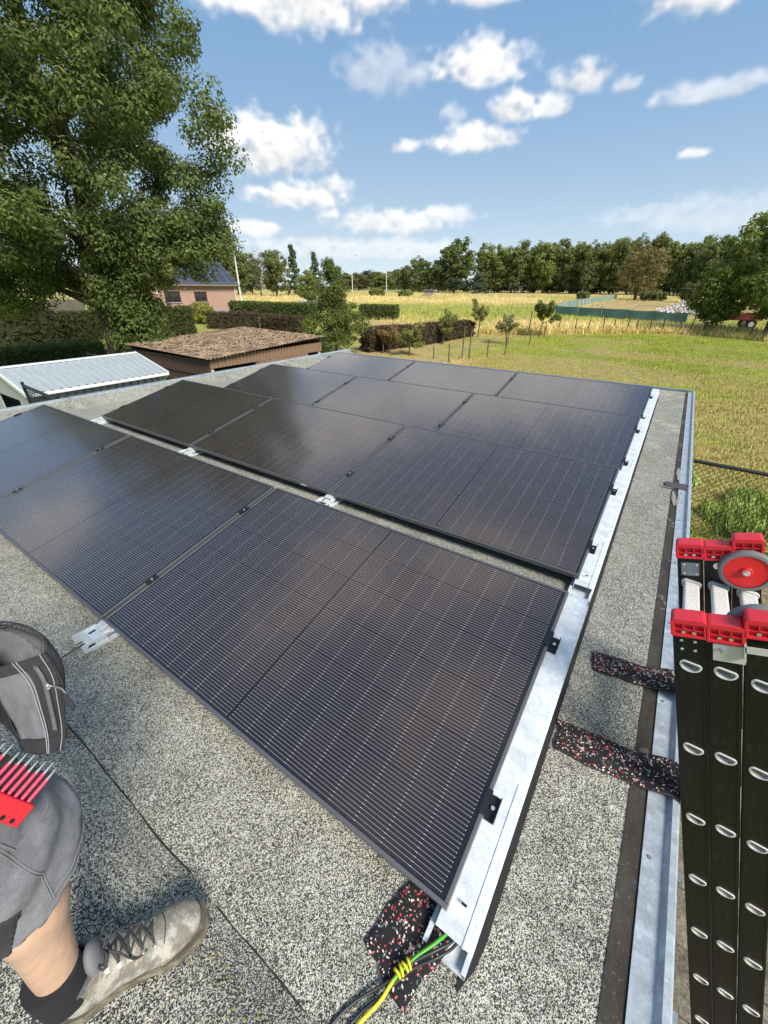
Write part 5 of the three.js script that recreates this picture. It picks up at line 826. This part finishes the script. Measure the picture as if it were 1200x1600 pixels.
// ---------- the photographer: one foot, leg and hip in view ----------
// surface nets over a signed distance field
function meshField(f, lo, hi, cell) {
  const nx = Math.ceil((hi[0] - lo[0]) / cell) + 1, ny = Math.ceil((hi[1] - lo[1]) / cell) + 1, nz = Math.ceil((hi[2] - lo[2]) / cell) + 1, F = new Float32Array(nx * ny * nz), id = (i, j, k) => (k * ny + j) * nx + i;
  for (let k = 0; k < nz; k++) for (let j = 0; j < ny; j++) for (let i = 0; i < nx; i++) F[id(i, j, k)] = f(lo[0] + i * cell, lo[1] + j * cell, lo[2] + k * cell);
  const vi = new Int32Array(nx * ny * nz).fill(-1), pos = [], idx = []; const C = [[0, 0, 0], [1, 0, 0], [0, 1, 0], [1, 1, 0], [0, 0, 1], [1, 0, 1], [0, 1, 1], [1, 1, 1]], E = [[0, 1], [2, 3], [4, 5], [6, 7], [0, 2], [1, 3], [4, 6], [5, 7], [0, 4], [1, 5], [2, 6], [3, 7]];
  for (let k = 0; k < nz - 1; k++) for (let j = 0; j < ny - 1; j++) for (let i = 0; i < nx - 1; i++) {
    const v = C.map(c => F[id(i + c[0], j + c[1], k + c[2])]); let s = 0; for (const q of v) if (q < 0) s++; if (s === 0 || s === 8) continue;
    let x = 0, y = 0, z = 0, n = 0; for (const [a, b] of E) if ((v[a] < 0) !== (v[b] < 0)) { const t = v[a] / (v[a] - v[b]); x += mix(C[a][0], C[b][0], t); y += mix(C[a][1], C[b][1], t); z += mix(C[a][2], C[b][2], t); n++; }
    vi[id(i, j, k)] = pos.length / 3; pos.push(lo[0] + (i + x / n) * cell, lo[1] + (j + y / n) * cell, lo[2] + (k + z / n) * cell);
  }
  const quad = (a, b, c, d, fl) => { if (a < 0 || b < 0 || c < 0 || d < 0) return; fl ? idx.push(a, b, c, a, c, d) : idx.push(a, c, b, a, d, c); };
  for (let k = 1; k < nz - 1; k++) for (let j = 1; j < ny - 1; j++) for (let i = 1; i < nx - 1; i++) {
    const a = F[id(i, j, k)] < 0;
    if (a !== F[id(i + 1, j, k)] < 0) quad(vi[id(i, j - 1, k - 1)], vi[id(i, j, k - 1)], vi[id(i, j, k)], vi[id(i, j - 1, k)], a);
    if (a !== F[id(i, j + 1, k)] < 0) quad(vi[id(i - 1, j, k - 1)], vi[id(i - 1, j, k)], vi[id(i, j, k)], vi[id(i, j, k - 1)], a);
    if (a !== F[id(i, j, k + 1)] < 0) quad(vi[id(i - 1, j - 1, k)], vi[id(i, j - 1, k)], vi[id(i, j, k)], vi[id(i - 1, j, k)], a);
  }
  const nor = new Float32Array(pos.length), uv = new Float32Array(pos.length / 3 * 2), e = cell * 0.6;
  for (let i = 0; i < pos.length; i += 3) { const [x, y, z] = [pos[i], pos[i + 1], pos[i + 2]]; let a = f(x + e, y, z) - f(x - e, y, z), b = f(x, y + e, z) - f(x, y - e, z), c = f(x, y, z + e) - f(x, y, z - e); const l = Math.hypot(a, b, c) || 1; nor[i] = a / l; nor[i + 1] = b / l; nor[i + 2] = c / l; uv[i / 3 * 2] = x + z * 0.7; uv[i / 3 * 2 + 1] = y + z * 0.7; }
  const g = new THREE.BufferGeometry(); g.setAttribute('position', new THREE.Float32BufferAttribute(pos, 3)); g.setAttribute('normal', new THREE.BufferAttribute(nor, 3)); g.setAttribute('uv', new THREE.BufferAttribute(uv, 2)); g.setIndex(idx); return g;
}
const capsule = (a, b, r0, r1) => { const dx = b[0] - a[0], dy = b[1] - a[1], dz = b[2] - a[2], L = dx * dx + dy * dy + dz * dz; return (x, y, z) => { const t = clamp(((x - a[0]) * dx + (y - a[1]) * dy + (z - a[2]) * dz) / L); return Math.hypot(x - a[0] - dx * t, y - a[1] - dy * t, z - a[2] - dz * t) - mix(r0, r1, t); }; };
const ell = (c, r) => (x, y, z) => { const q = Math.hypot((x - c[0]) / r[0], (y - c[1]) / r[1], (z - c[2]) / r[2]); return (q - 1) * Math.min(...r); };
const smin = (a, b, k) => { const h = Math.max(k - Math.abs(a - b), 0) / k; return Math.min(a, b) - h * h * k * 0.25; };
const uni = (fs, k) => (x, y, z) => { let d = fs[0](x, y, z); for (let i = 1; i < fs.length; i++) d = smin(d, fs[i](x, y, z), k); return d; };
const person = thing('person', 'photographer in grey work shorts and scuffed work boots standing at lower left', 'person', [-0.800, 0.0505, 0.5874]); person.scale.setScalar(0.9356);
{
  const at = (x, y, z) => [x, y, z];                       // world coordinates; children are shifted back by the group's origin
  const add = (name, g, m, parent) => { const q = part(parent || person, name, g, m); if (!parent) q.position.set(0.86, 0.0465, -0.6); return q; };
  // joints (world): right leg carries the view
  const hipR = [-0.755, 0.90, 0.60], knR = [-0.705, 0.47, 0.495], anR = [-0.645, 0.085, 0.590], hipL = [-0.97, 0.90, 0.62], knL = [-1.05, 0.47, 0.62], anL = [-1.13, 0.07, 0.72];
  const leg = (h, k, a, s) => [capsule(h, k, 0.088, 0.060), capsule(k, [mix(k[0], a[0], 0.35), mix(k[1], a[1], 0.35), mix(k[2], a[2], 0.35) + 0.022], 0.056, 0.056), capsule([mix(k[0], a[0], 0.35), mix(k[1], a[1], 0.35), mix(k[2], a[2], 0.35) + 0.022], a, 0.056, 0.036)];
  const arm = (s, e, w) => [capsule(s, e, 0.052, 0.04), capsule(e, w, 0.042, 0.028)];
  const shR = [-0.665, 1.42, 0.70], elR = [-0.44, 1.16, 0.72], wrR = [-0.10, 1.33, 0.66], shL = [-1.06, 1.42, 0.72], elL = [-0.86, 1.14, 0.62], wrL = [-0.42, 1.28, 0.70];
  const hand = (w, d) => { const p = [w[0] + d[0] * 0.07, w[1] + d[1] * 0.07, w[2] + d[2] * 0.07], l = [capsule(w, p, 0.03, 0.036)]; for (let i = 0; i < 4; i++) { const o = (i - 1.5) * 0.02, b = [p[0] + d[0] * 0.03, p[1] + o, p[2] + d[2] * 0.03], m = [b[0] + d[0] * 0.035, b[1] + 0.004, b[2] + 0.012], e = [m[0] + d[0] * 0.012, m[1], m[2] - 0.024 - 0.003 * i]; l.push(capsule(p.map((v, q) => mix(v, b[q], 0.6)), m, 0.0095, 0.0085), capsule(m, e, 0.0085, 0.0075)); } l.push(capsule([w[0] + d[0] * 0.03, w[1] + 0.02, w[2] - 0.02], [w[0] + d[0] * 0.075, w[1] + 0.055, w[2] - 0.03], 0.011, 0.009)); return l; };
  const parts = [...leg(hipR, knR, anR), ...leg(hipL, knL, anL), capsule([-0.79, 0.94, 0.62], [-0.93, 0.94, 0.63], 0.115, 0.115), capsule([-0.86, 1.0, 0.63], [-0.862, 1.36, 0.70], 0.13, 0.14), capsule(shR, shL, 0.07, 0.07), capsule([-0.862, 1.42, 0.71], [-0.85, 1.56, 0.70], 0.056, 0.05), ell([-0.835, 1.665, 0.675], [0.076, 0.115, 0.096]), ell([-0.80, 1.655, 0.588], [0.012, 0.02, 0.018]), ell([-0.905, 1.66, 0.70], [0.012, 0.03, 0.02]), ell([-0.76, 1.66, 0.68], [0.012, 0.03, 0.02]), ...arm(shR, elR, wrR), ...arm(shL, elL, wrL)];
  const bodyF = uni(parts, 0.03);
  const skinTex = dataTex(128, 128, (i, j) => { const a = pnoise(i / 9, j / 9, 14, 111), b = pnoise(i / 2, j / 2, 64, 112); return [222 + 12 * (a - 0.5) + 8 * (b - 0.5), 187 + 16 * (a - 0.5) + 8 * (b - 0.5), 160 + 18 * (a - 0.5)]; }); skinTex.repeat.set(6, 6);
  const skin = phys([0.68, 0.66, 0.65], 0.55, { map: skinTex, sheen: 0.2 });
  const around = (w, c) => meshField(uni(hand(w, c), 0.006), [w[0] - 0.06, w[1] - 0.09, w[2] - 0.12], [w[0] + 0.22, w[1] + 0.12, w[2] + 0.09], 0.004);
  add('body', merge([meshField(bodyF, [-1.26, -0.02, 0.36], [0.02, 1.82, 0.88], 0.0115), around(wrR, [0.8, 0.1, -0.3]), around(wrL, [0.8, 0.1, -0.1])]), skin);
  add('hair', meshField((x, y, z) => Math.max(ell([-0.84, 1.69, 0.69], [0.085, 0.115, 0.10])(x, y, z), -(y - 1.67 - (z - 0.66) * -0.6)), [-1.0, 1.55, 0.54], [-0.7, 1.85, 0.84], 0.009), std([0.05, 0.035, 0.022], 0.9));
  add('shirt', meshField((x, y, z) => { let d = uni([capsule([-0.86, 0.98, 0.63], [-0.862, 1.36, 0.70], 0.148, 0.157), capsule(shR, shL, 0.085, 0.085), capsule(shR, elR, 0.075, 0.068), capsule(shL, elL, 0.075, 0.068)], 0.05)(x, y, z); d += 0.006 * (fbm(x * 14, y * 9, z * 14, 2) - 0.5); d = Math.max(d, 0.95 - y, Math.hypot(x + 0.86, y - 1.53, z - 0.70) < 0.075 ? 0.02 : -1); const cut = (e, s) => { const dx = e[0] - s[0], dy = e[1] - s[1], dz = e[2] - s[2], L = Math.hypot(dx, dy, dz); return ((x - s[0]) * dx + (y - s[1]) * dy + (z - s[2]) * dz) / L - L * 0.72; }; if (x > shR[0]) d = Math.max(d, cut(elR, shR)); return d; }, [-1.2, 0.92, 0.4], [-0.38, 1.6, 0.95], 0.012), std([0.03, 0.035, 0.05], 0.9));
  // ----- work shorts -----
  const clothTex = dataTex(256, 256, (i, j) => { const L = 150 + ((i + j) % 4 < 2 ? 6 : -6) + 22 * (pnoise(i / 20, j / 20, 13, 121) - 0.5) + 18 * (pnoise(i / 3, j / 3, 85, 122) - 0.5); return [L, L + 1, L + 5]; }); clothTex.repeat.set(5, 5);
  const cloth = std([0.52, 0.525, 0.54], 0.95, { map: clothTex }), black = std([0.10, 0.10, 0.105], 0.95, { map: clothTex });
  const hem = [-0.690, 0.425, 0.535];
  const shortsF = (x, y, z) => {
    let d = uni([capsule([-0.765, 0.88, 0.60], [-0.712, 0.52, 0.508], 0.112, 0.098), capsule([-0.712, 0.52, 0.508], hem, 0.098, 0.104), capsule([-0.98, 0.88, 0.62], [-1.06, 0.42, 0.63], 0.112, 0.1), capsule([-0.79, 0.94, 0.62], [-0.93, 0.94, 0.63], 0.13, 0.13)], 0.05)(x, y, z);
    d += 0.026 * (fbm(x * 11 + y * 6, y * 7, z * 11, 4) - 0.5) + 0.0045 * Math.sin(y * 70 + x * 30 + z * 40 + 6 * fbm(x * 6, y * 6, z * 6, 2)) * sst(0.75, 0.5, y);
    const h = (y - 0.425) - (z - 0.535) * -0.28;                 // slanted hem
    return Math.max(d, -h, y - 1.03);
  };
  const shell = (x, y, z) => { const d = shortsF(x, y, z); const inner = uni([capsule([-0.765, 0.88, 0.60], [-0.712, 0.52, 0.508], 0.100, 0.087), capsule([-0.712, 0.52, 0.508], [hem[0], 0.3, hem[2] + 0.02], 0.087, 0.094)], 0.03)(x, y, z); return Math.max(d, Math.min(-inner, 0.5)); };
  const shorts = add('shorts', meshField(shortsF, [-1.24, 0.36, 0.34], [-0.54, 1.08, 0.84], 0.0085), cloth);
  // black reinforced hem panel on the inner back of the leg
  add('hem_panel', meshField((x, y, z) => { const d = shortsF(x, y, z) - 0.0035; return Math.max(d, y - 0.50 + (z - 0.55) * -0.25, 0.565 - z - (y - 0.44) * 0.5); }, [-0.84, 0.38, 0.4], [-0.54, 0.56, 0.7], 0.006), black, shorts);
  // stitched seams that follow the cloth
  { const thread = std([0.20, 0.20, 0.21], 0.9), axis = y => y > 0.52 ? [mix(-0.712, -0.765, (y - 0.52) / 0.36), y, mix(0.508, 0.60, (y - 0.52) / 0.36)] : [mix(-0.690, -0.712, (y - 0.425) / 0.095), y, mix(0.535, 0.508, (y - 0.425) / 0.095)];
    const onCloth = (y, a) => { const c = axis(y), dx = Math.cos(a), dz = Math.sin(a); let r = 0.2; while (r > 0.03 && shortsF(c[0] + dx * r, y, c[2] + dz * r) > 0) r -= 0.0006; return [c[0] + dx * (r + 0.0006), y, c[2] + dz * (r + 0.0006)]; };
    for (const a of [-0.15, -0.19]) { const pts = []; for (let k = 0; k <= 26; k++) pts.push(onCloth(mix(0.80, 0.455, k / 26), a + 0.05 * Math.sin(k * 0.4))); part(shorts, 'seam', tube(pts, 0.0011, 90, 5), thread); }
    for (const dy of [0.012, 0.026]) { const pts = []; for (let k = 0; k <= 40; k++) { const a = mix(-2.4, 1.2, k / 40); let y = 0.5; for (let q = 0; q < 4; q++) { const p = onCloth(y, a); y = 0.425 - (p[2] - 0.535) * 0.28 + dy; } pts.push(onCloth(y, a)); } part(shorts, 'hem_stitch', tube(pts, 0.0010, 110, 5), thread); }
    { const pts = []; for (const [y, a] of [[0.74, -0.9], [0.735, -0.55], [0.73, -0.25]]) pts.push(onCloth(y, a)); for (let k = 0; k <= 10; k++) pts.push(onCloth(mix(0.72, 0.60, k / 10), -0.28)); for (let k = 1; k <= 8; k++) pts.push(onCloth(0.60, mix(-0.28, -0.95, k / 8))); part(shorts, 'pocket_seam', tube(pts, 0.0016, 120, 5), thread); } }
  add('belt', meshField((x, y, z) => Math.max(uni([capsule([-0.79, 1.0, 0.62], [-0.93, 1.0, 0.63], 0.142, 0.142)], 0.02)(x, y, z), Math.abs(y - 1.01) - 0.02), [-1.1, 0.96, 0.44], [-0.6, 1.06, 0.82], 0.009), M.blackMetal, shorts);
  // ----- sock and boot -----
  add('sock', meshField((x, y, z) => Math.max(capsule([-0.655, 0.16, 0.588], anR, 0.052, 0.05)(x, y, z) + 0.004 * (fbm(x * 30, y * 30, z * 30, 2) - 0.5), y - 0.165), [-0.76, 0.02, 0.48], [-0.55, 0.22, 0.7], 0.006), std([0.014, 0.014, 0.016], 0.95));
  const leatherTex = dataTex(512, 512, (i, j) => { const a = pnoise(i / 60, j / 60, 9, 131) * 0.5 + pnoise(i / 24, j / 24, 21, 132) * 0.3 + pnoise(i / 7, j / 7, 73, 133) * 0.2, b = pnoise(i / 3, j / 3, 170, 134); const d = sst(0.3, 0.7, a); const L = mix(118, 172, d) + 26 * (b - 0.5); const y = sst(0.55, 0.7, pnoise(i / 40 + 3, j / 40, 13, 135)); return [L + 2 * y, L - 2, L - 10 - 5 * y]; }); leatherTex.repeat.set(5, 5);
  const leather = std([0.95, 0.93, 0.9], 0.8, { map: leatherTex }), dust = std([0.62, 0.58, 0.46], 0.85, { map: leatherTex }), lace = std([0.045, 0.045, 0.045], 0.8);
  function boot(toe, heel, ankle, tiltX) {
    const b = new THREE.Group(); b.name = 'boot'; person.add(b);
    const L = 0.305, dx = toe[0] - heel[0], dz = toe[2] - heel[2];
    b.position.set(heel[0] + 0.86, heel[1] + 0.0465, heel[2] - 0.6); b.rotation.order = 'YXZ'; b.rotation.y = Math.atan2(-dx, -dz); b.rotation.x = tiltX;
    // local: heel at 0, toe towards -z
    const up = uni([ell([0, 0.052, -0.245], [0.050, 0.040, 0.060]), capsule([0.004, 0.048, -0.20], [-0.002, 0.065, -0.10], 0.044, 0.044), capsule([0, 0.085, -0.155], [0, 0.13, -0.075], 0.032, 0.038), ell([0, 0.06, -0.05], [0.038, 0.05, 0.055]), capsule([0, 0.08, -0.05], [0, 0.150, -0.052], 0.046, 0.050)], 0.035);
    const upper = part(b, 'upper', meshField((x, y, z) => Math.max(up(x, y, z) + 0.003 * (fbm(x * 40, y * 40, z * 40, 3) - 0.5), 0.018 - y, y - 0.150, -capsule([0, 0.10, -0.05], [0, 0.2, -0.054], 0.040, 0.044)(x, y, z)), [-0.075, 0.0, -0.33], [0.075, 0.2, 0.03], 0.0048), leather);
    const foot = (s, w) => { const q = new THREE.Shape(); const pt = [[0.000, 0.012], [0.03, 0.006], [0.042, -0.03], [0.036, -0.10], [0.044, -0.17], [0.055, -0.215], [0.053, -0.26], [0.036, -0.298], [0.006, -0.312], [-0.026, -0.302], [-0.048, -0.268], [-0.053, -0.22], [-0.044, -0.16], [-0.038, -0.10], [-0.042, -0.03], [-0.03, 0.006]].map(([x, z]) => new THREE.Vector2(x * s, -(z + 0.15) * s + 0.15)); q.setFromPoints(new THREE.SplineCurve([...pt, pt[0]]).getPoints(60)); return q; };
    part(b, 'sole', new THREE.ExtrudeGeometry(foot(1), { depth: 0.022, bevelEnabled: true, bevelThickness: 0.003, bevelSize: 0.003, bevelSegments: 2 }).rotateX(-Math.PI / 2).translate(0, 0.003, 0), dust);
    part(b, 'welt', new THREE.ExtrudeGeometry(foot(1.015), { depth: 0.004, bevelEnabled: true, bevelThickness: 0.0015, bevelSize: 0.0015, bevelSegments: 2 }).rotateX(-Math.PI / 2).translate(0, 0.0275, 0), std([0.40, 0.37, 0.30], 0.85, { map: leatherTex }));
    const surf = (x, z) => { let y = 0.2; while (y > 0.03 && up(x, y, z) > 0) y -= 0.001; return y; };
    part(b, 'collar', new THREE.TorusGeometry(0.047, 0.0085, 10, 30).rotateX(Math.PI / 2 - 0.12).translate(0, 0.149, -0.052), std([0.09, 0.09, 0.095], 0.9));
    part(b, 'tongue', meshField((x, y, z) => Math.max(ell([0, 0.150, -0.098], [0.034, 0.045, 0.018])(x, y, z)), [-0.05, 0.09, -0.14], [0.05, 0.21, -0.06], 0.005), std([0.17, 0.17, 0.175], 0.9));
    const rows = [-0.205, -0.182, -0.160, -0.138, -0.118]; const er = [];
    rows.forEach((z, i) => { for (const s of [-1, 1]) { const x = s * (0.021 + i * 0.001), y = surf(x, z); er.push([x, y, z]); part(b, 'eyelet', i > 1 ? box(0.008, 0.003, 0.006).rotateZ(-s * 0.6) : new THREE.TorusGeometry(0.0038, 0.0014, 6, 14).rotateX(Math.PI / 2), M.steel, [x * 1.25, surf(x * 1.25, z) + 0.002, z]); } });
    const l = []; for (let i = 0; i < rows.length; i++) { const [a, c] = [er[2 * i], er[2 * i + 1]], m = surf(0, rows[i]) + 0.006; l.push(tube([[a[0] * 1.2, a[1] + 0.003, a[2]], [0, m, a[2] + 0.002], [c[0] * 1.2, c[1] + 0.003, c[2]]], 0.0026, 14, 6)); if (i < rows.length - 1) { const d = er[2 * i + 3], e = er[2 * i + 2]; l.push(tube([[a[0], a[1] + 0.004, a[2]], [0, m + 0.004, a[2] + 0.011], [d[0], d[1] + 0.004, d[2]]], 0.0026, 14, 6), tube([[c[0], c[1] + 0.004, c[2]], [0, m + 0.006, a[2] + 0.011], [e[0], e[1] + 0.004, e[2]]], 0.0026, 14, 6)); } }
    const ty = surf(0, -0.118) + 0.012; for (const s of [-1, 1]) { l.push(tube([[0, ty, -0.118], [s * 0.02, ty + 0.010, -0.13], [s * 0.036, ty - 0.006, -0.118], [s * 0.02, ty - 0.001, -0.108], [0, ty + 0.002, -0.116]], 0.0026, 24, 6), tube([[0, ty, -0.116], [s * 0.02, ty - 0.004, -0.145], [s * 0.034, surf(s * 0.034, -0.17) + 0.006, -0.17], [s * 0.028, surf(s * 0.028, -0.19) + 0.004, -0.19]], 0.0025, 20, 6)); }
    part(b, 'laces', merge(l), lace);
    part(b, 'side_tag', rbox(0.003, 0.014, 0.022, 0.001), std([0.62, 0.5, 0.08], 0.6), [0.0445, 0.085, -0.075], [0, 0, -0.12]);
    part(b, 'toe_seam', tube([[-0.045, 0.045, -0.21], [-0.03, surf(-0.03, -0.225) + 0.001, -0.225], [0, surf(0, -0.232) + 0.001, -0.232], [0.03, surf(0.03, -0.225) + 0.001, -0.225], [0.046, 0.045, -0.21]], 0.0014, 30, 5), lace);
    return b;
  }
  boot([-0.540, -0.0465, 0.335], [-0.672, -0.0465, 0.612], anR, 0.035);
  boot([-1.17, -0.0465, 0.46], [-1.13, -0.0465, 0.765], anL, 0);
  add('sock', meshField((x, y, z) => Math.max(capsule([-1.12, 0.16, 0.71], anL, 0.052, 0.05)(x, y, z), y - 0.165), [-1.22, 0.02, 0.6], [-1.03, 0.22, 0.82], 0.008), std([0.014, 0.014, 0.016], 0.95));
  // ----- holster pocket hanging at the front of the hip -----
  // curved pouch: rows of world points from the top rim down to the pointed corner, thickened
  const rowsP = [
    [[-0.86, 0.905, 0.40], [-0.80, 0.91, 0.350], [-0.735, 0.90, 0.325], [-0.690, 0.885, 0.332]],
    [[-0.86, 0.87, 0.385], [-0.79, 0.872, 0.335], [-0.715, 0.862, 0.315], [-0.668, 0.85, 0.335]],
    [[-0.86, 0.825, 0.39], [-0.775, 0.825, 0.345], [-0.695, 0.815, 0.33], [-0.645, 0.808, 0.350]],
    [[-0.85, 0.785, 0.41], [-0.765, 0.785, 0.372], [-0.68, 0.775, 0.36], [-0.622, 0.766, 0.368]],
    [[-0.82, 0.765, 0.425], [-0.745, 0.762, 0.395], [-0.665, 0.755, 0.383], [-0.606, 0.748, 0.384]]];
  const inner = rowsP.map((r, j) => r.map(([x, y, z], i) => [x - 0.035, y + 0.012, z + 0.085 - j * 0.012]));
  function patch(rows, nu, nv, u0, u1, v0, v1, off) {
    const cv = rows.map(r => new THREE.CatmullRomCurve3(r.map(p => V(...p)))), P = (u, v) => new THREE.CatmullRomCurve3(cv.map(c => c.getPoint(u))).getPoint(v); const pos = [], idx = [], uv = [];
    const pt = (u, v) => { const p = P(u, v), e = 0.01, a = P(Math.min(u + e, 1), v).sub(P(Math.max(u - e, 0), v)), b = P(u, Math.min(v + e, 1)).sub(P(u, Math.max(v - e, 0))), n = b.cross(a).normalize(); if (n.dot(V(0.8, 0.45, -0.5)) < 0) n.negate(); return [p, n]; };
    for (let s = 0; s < 2; s++) for (let j = 0; j <= nv; j++) for (let i = 0; i <= nu; i++) { const u = mix(u0, u1, i / nu), v = mix(v0, v1, j / nv), [p, n] = pt(u, v), w = (fbm(u * 6, v * 5, 3, 2) - 0.5) * 0.008; p.addScaledVector(n, w + (s ? -0.003 : off)); pos.push(p.x, p.y, p.z); uv.push(u * 0.25, v * 0.2); }
    const o = (nu + 1) * (nv + 1), I = (i, j, s) => s * o + j * (nu + 1) + i;
    for (let j = 0; j < nv; j++) for (let i = 0; i < nu; i++) { idx.push(I(i, j, 0), I(i, j + 1, 0), I(i + 1, j, 0), I(i + 1, j, 0), I(i, j + 1, 0), I(i + 1, j + 1, 0), I(i, j, 1), I(i + 1, j, 1), I(i, j + 1, 1), I(i + 1, j, 1), I(i + 1, j + 1, 1), I(i, j + 1, 1)); }
    for (let i = 0; i < nu; i++) for (const j of [0, nv]) idx.push(I(i, j, 0), I(i + 1, j, 0), I(i, j, 1), I(i + 1, j, 0), I(i + 1, j, 1), I(i, j, 1)); for (let j = 0; j < nv; j++) for (const i of [0, nu]) idx.push(I(i, j, 0), I(i, j, 1), I(i, j + 1, 0), I(i, j + 1, 0), I(i, j, 1), I(i, j + 1, 1));
    const g = new THREE.BufferGeometry(); g.setAttribute('position', new THREE.Float32BufferAttribute(pos, 3)); g.setAttribute('uv', new THREE.Float32BufferAttribute(uv, 2)); g.setIndex(idx); g.computeVertexNormals(); return g;
  }
  const pouch = add('holster_pocket', patch(rowsP, 26, 22, 0, 1, 0, 1, 0.0), cloth);
  const pchild = (n, g, m) => { const q = part(pouch, n, g, m); return q; };
  pchild('pocket_back', patch(inner, 18, 14, 0, 1, 0, 1, 0), black);
  pchild('rim_band', patch(rowsP, 26, 4, 0, 1, 0, 0.14, 0.0035), black); pchild('side_panel', patch(rowsP, 10, 24, 0.70, 1, 0, 1, 0.0035), black); pchild('lower_panel', patch(rowsP, 26, 5, 0, 1, 0.74, 1, 0.005), black);
  { const edge = (rows, u) => rows.map(r => new THREE.CatmullRomCurve3(r.map(p => V(...p))).getPoint(u)).map(p => [p.x, p.y, p.z]); const side = edge(rowsP, 1), sideI = edge(inner, 1);
    const rowsG = side.map((q, i) => { const w = sideI[i], m = [mix(w[0], q[0], 0.5) + 0.014, mix(w[1], q[1], 0.5) + 0.006, mix(w[2], q[2], 0.5)]; return [w, m, q]; });
    pchild('gusset', patch(rowsG, 16, 20, 0, 1, 0, 1, 0), cloth); pchild('zip_band', patch(rowsG, 8, 22, 0.6, 1, 0, 1, 0.003), black); pchild('gusset_rim', patch(rowsG, 16, 4, 0, 1, 0, 0.12, 0.0035), black); pchild('corner_panel', patch(rowsG, 16, 6, 0, 1, 0.76, 1, 0.0045), black);
    const gz = new THREE.CatmullRomCurve3(rowsG.map(q => { const p = new THREE.CatmullRomCurve3(q.map(v => V(...v))).getPoint(0.72); return p.add(V(0.006, 0.004, -0.002)); }));
    const zp = gz; const teeth = []; for (let k = 0; k < 34; k++) { const p = zp.getPoint(0.12 + 0.6 * k / 34); teeth.push(box(0.007, 0.0025, 0.0025).rotateY(0.5).translate(p.x, p.y, p.z)); } const z = pchild('zip', merge(teeth), M.steel);
    for (const u of [0.50, 0.55, 0.9]) { const st = new THREE.CatmullRomCurve3(edge(rowsG, u).map(p => V(p[0] + 0.0045, p[1] + 0.003, p[2] - 0.001))); pchild('stitching', new THREE.TubeGeometry(st, 40, 0.0008, 5), std([0.32, 0.32, 0.33], 0.9)); }
    const p = zp.getPoint(0.34); pchild('zip_slider', merge([rbox(0.008, 0.012, 0.006, 0.002).translate(p.x, p.y, p.z - 0.003), tube([[p.x, p.y, p.z - 0.005], [p.x + 0.022, p.y - 0.002, p.z - 0.014], [p.x + 0.036, p.y - 0.004, p.z - 0.014]], 0.0016, 10, 6)]), M.steel);
    pchild('zip_pull', rbox(0.030, 0.009, 0.008, 0.003).rotateZ(-0.55).translate(p.x + 0.048, p.y - 0.014, p.z - 0.012), black); }
  const pk = pouch; void pk;
}
// ---------- bit holder clipped to the shorts ----------
{
  const o = thing('bit_holder', 'red plastic holder of pink screwdriver bits clipped to the grey shorts', 'bit holder', [-0.5863, 0.7512, 0.4555]); o.scale.setScalar(0.9356);
  // local x along the row of bits, y along the bits, z out of the cloth; oriented on the thigh
  const ex = V(0.34, -0.879, -0.334).normalize(), ey = V(-0.129, 0.317, -0.94); ey.addScaledVector(ex, -ey.dot(ex)).normalize(); const ez = V().crossVectors(ex, ey); o.quaternion.setFromRotationMatrix(new THREE.Matrix4().makeBasis(ex, ey, ez));
  part(o, 'tray', rbox(0.150, 0.034, 0.016, 0.003, -0.036, -0.020, 0), M.red);
  part(o, 'backing', rbox(0.140, 0.050, 0.004, 0.002, -0.040, 0.014, -0.010), std([0.02, 0.02, 0.022], 0.7));
  const pink = std([0.62, 0.055, 0.13], 0.45);
  for (let k = 0; k < 10; k++) { const x = -0.080 + k * 0.0118 - (k < 3 ? 0.005 : 0), h = 0.036 + (k % 3) * 0.003; const b = part(o, 'bit', new THREE.CylinderGeometry(0.0036, 0.0036, h, 6).translate(0, h / 2, 0), pink, [x, -0.004, 0.001]); part(b, 'bit_tip', merge([new THREE.CylinderGeometry(0.0028, 0.0035, 0.008, 10).translate(0, h + 0.004, 0), new THREE.CylinderGeometry(0.0016, 0.0026, 0.010, 6).translate(0, h + 0.013, 0)]), M.galvDull); }
  for (let k = 0; k < 8; k++) part(o, 'hole', new THREE.CylinderGeometry(0.0036, 0.0036, 0.003, 12).rotateX(Math.PI / 2), M.blackMetal, [-0.092 + k * 0.0165, -0.030, 0.0075]);
}
// ---------- draw ----------
scene.traverse(o => { if (o.isMesh) { o.castShadow = true; o.receiveShadow = true; } });
const renderer = new THREE.WebGLRenderer({ antialias: true });
renderer.setSize(768, 1024); renderer.toneMapping = THREE.LinearToneMapping; renderer.toneMappingExposure = EXPOSURE;
renderer.shadowMap.enabled = true; renderer.shadowMap.type = THREE.PCFSoftShadowMap;
renderer.render(scene, camera);
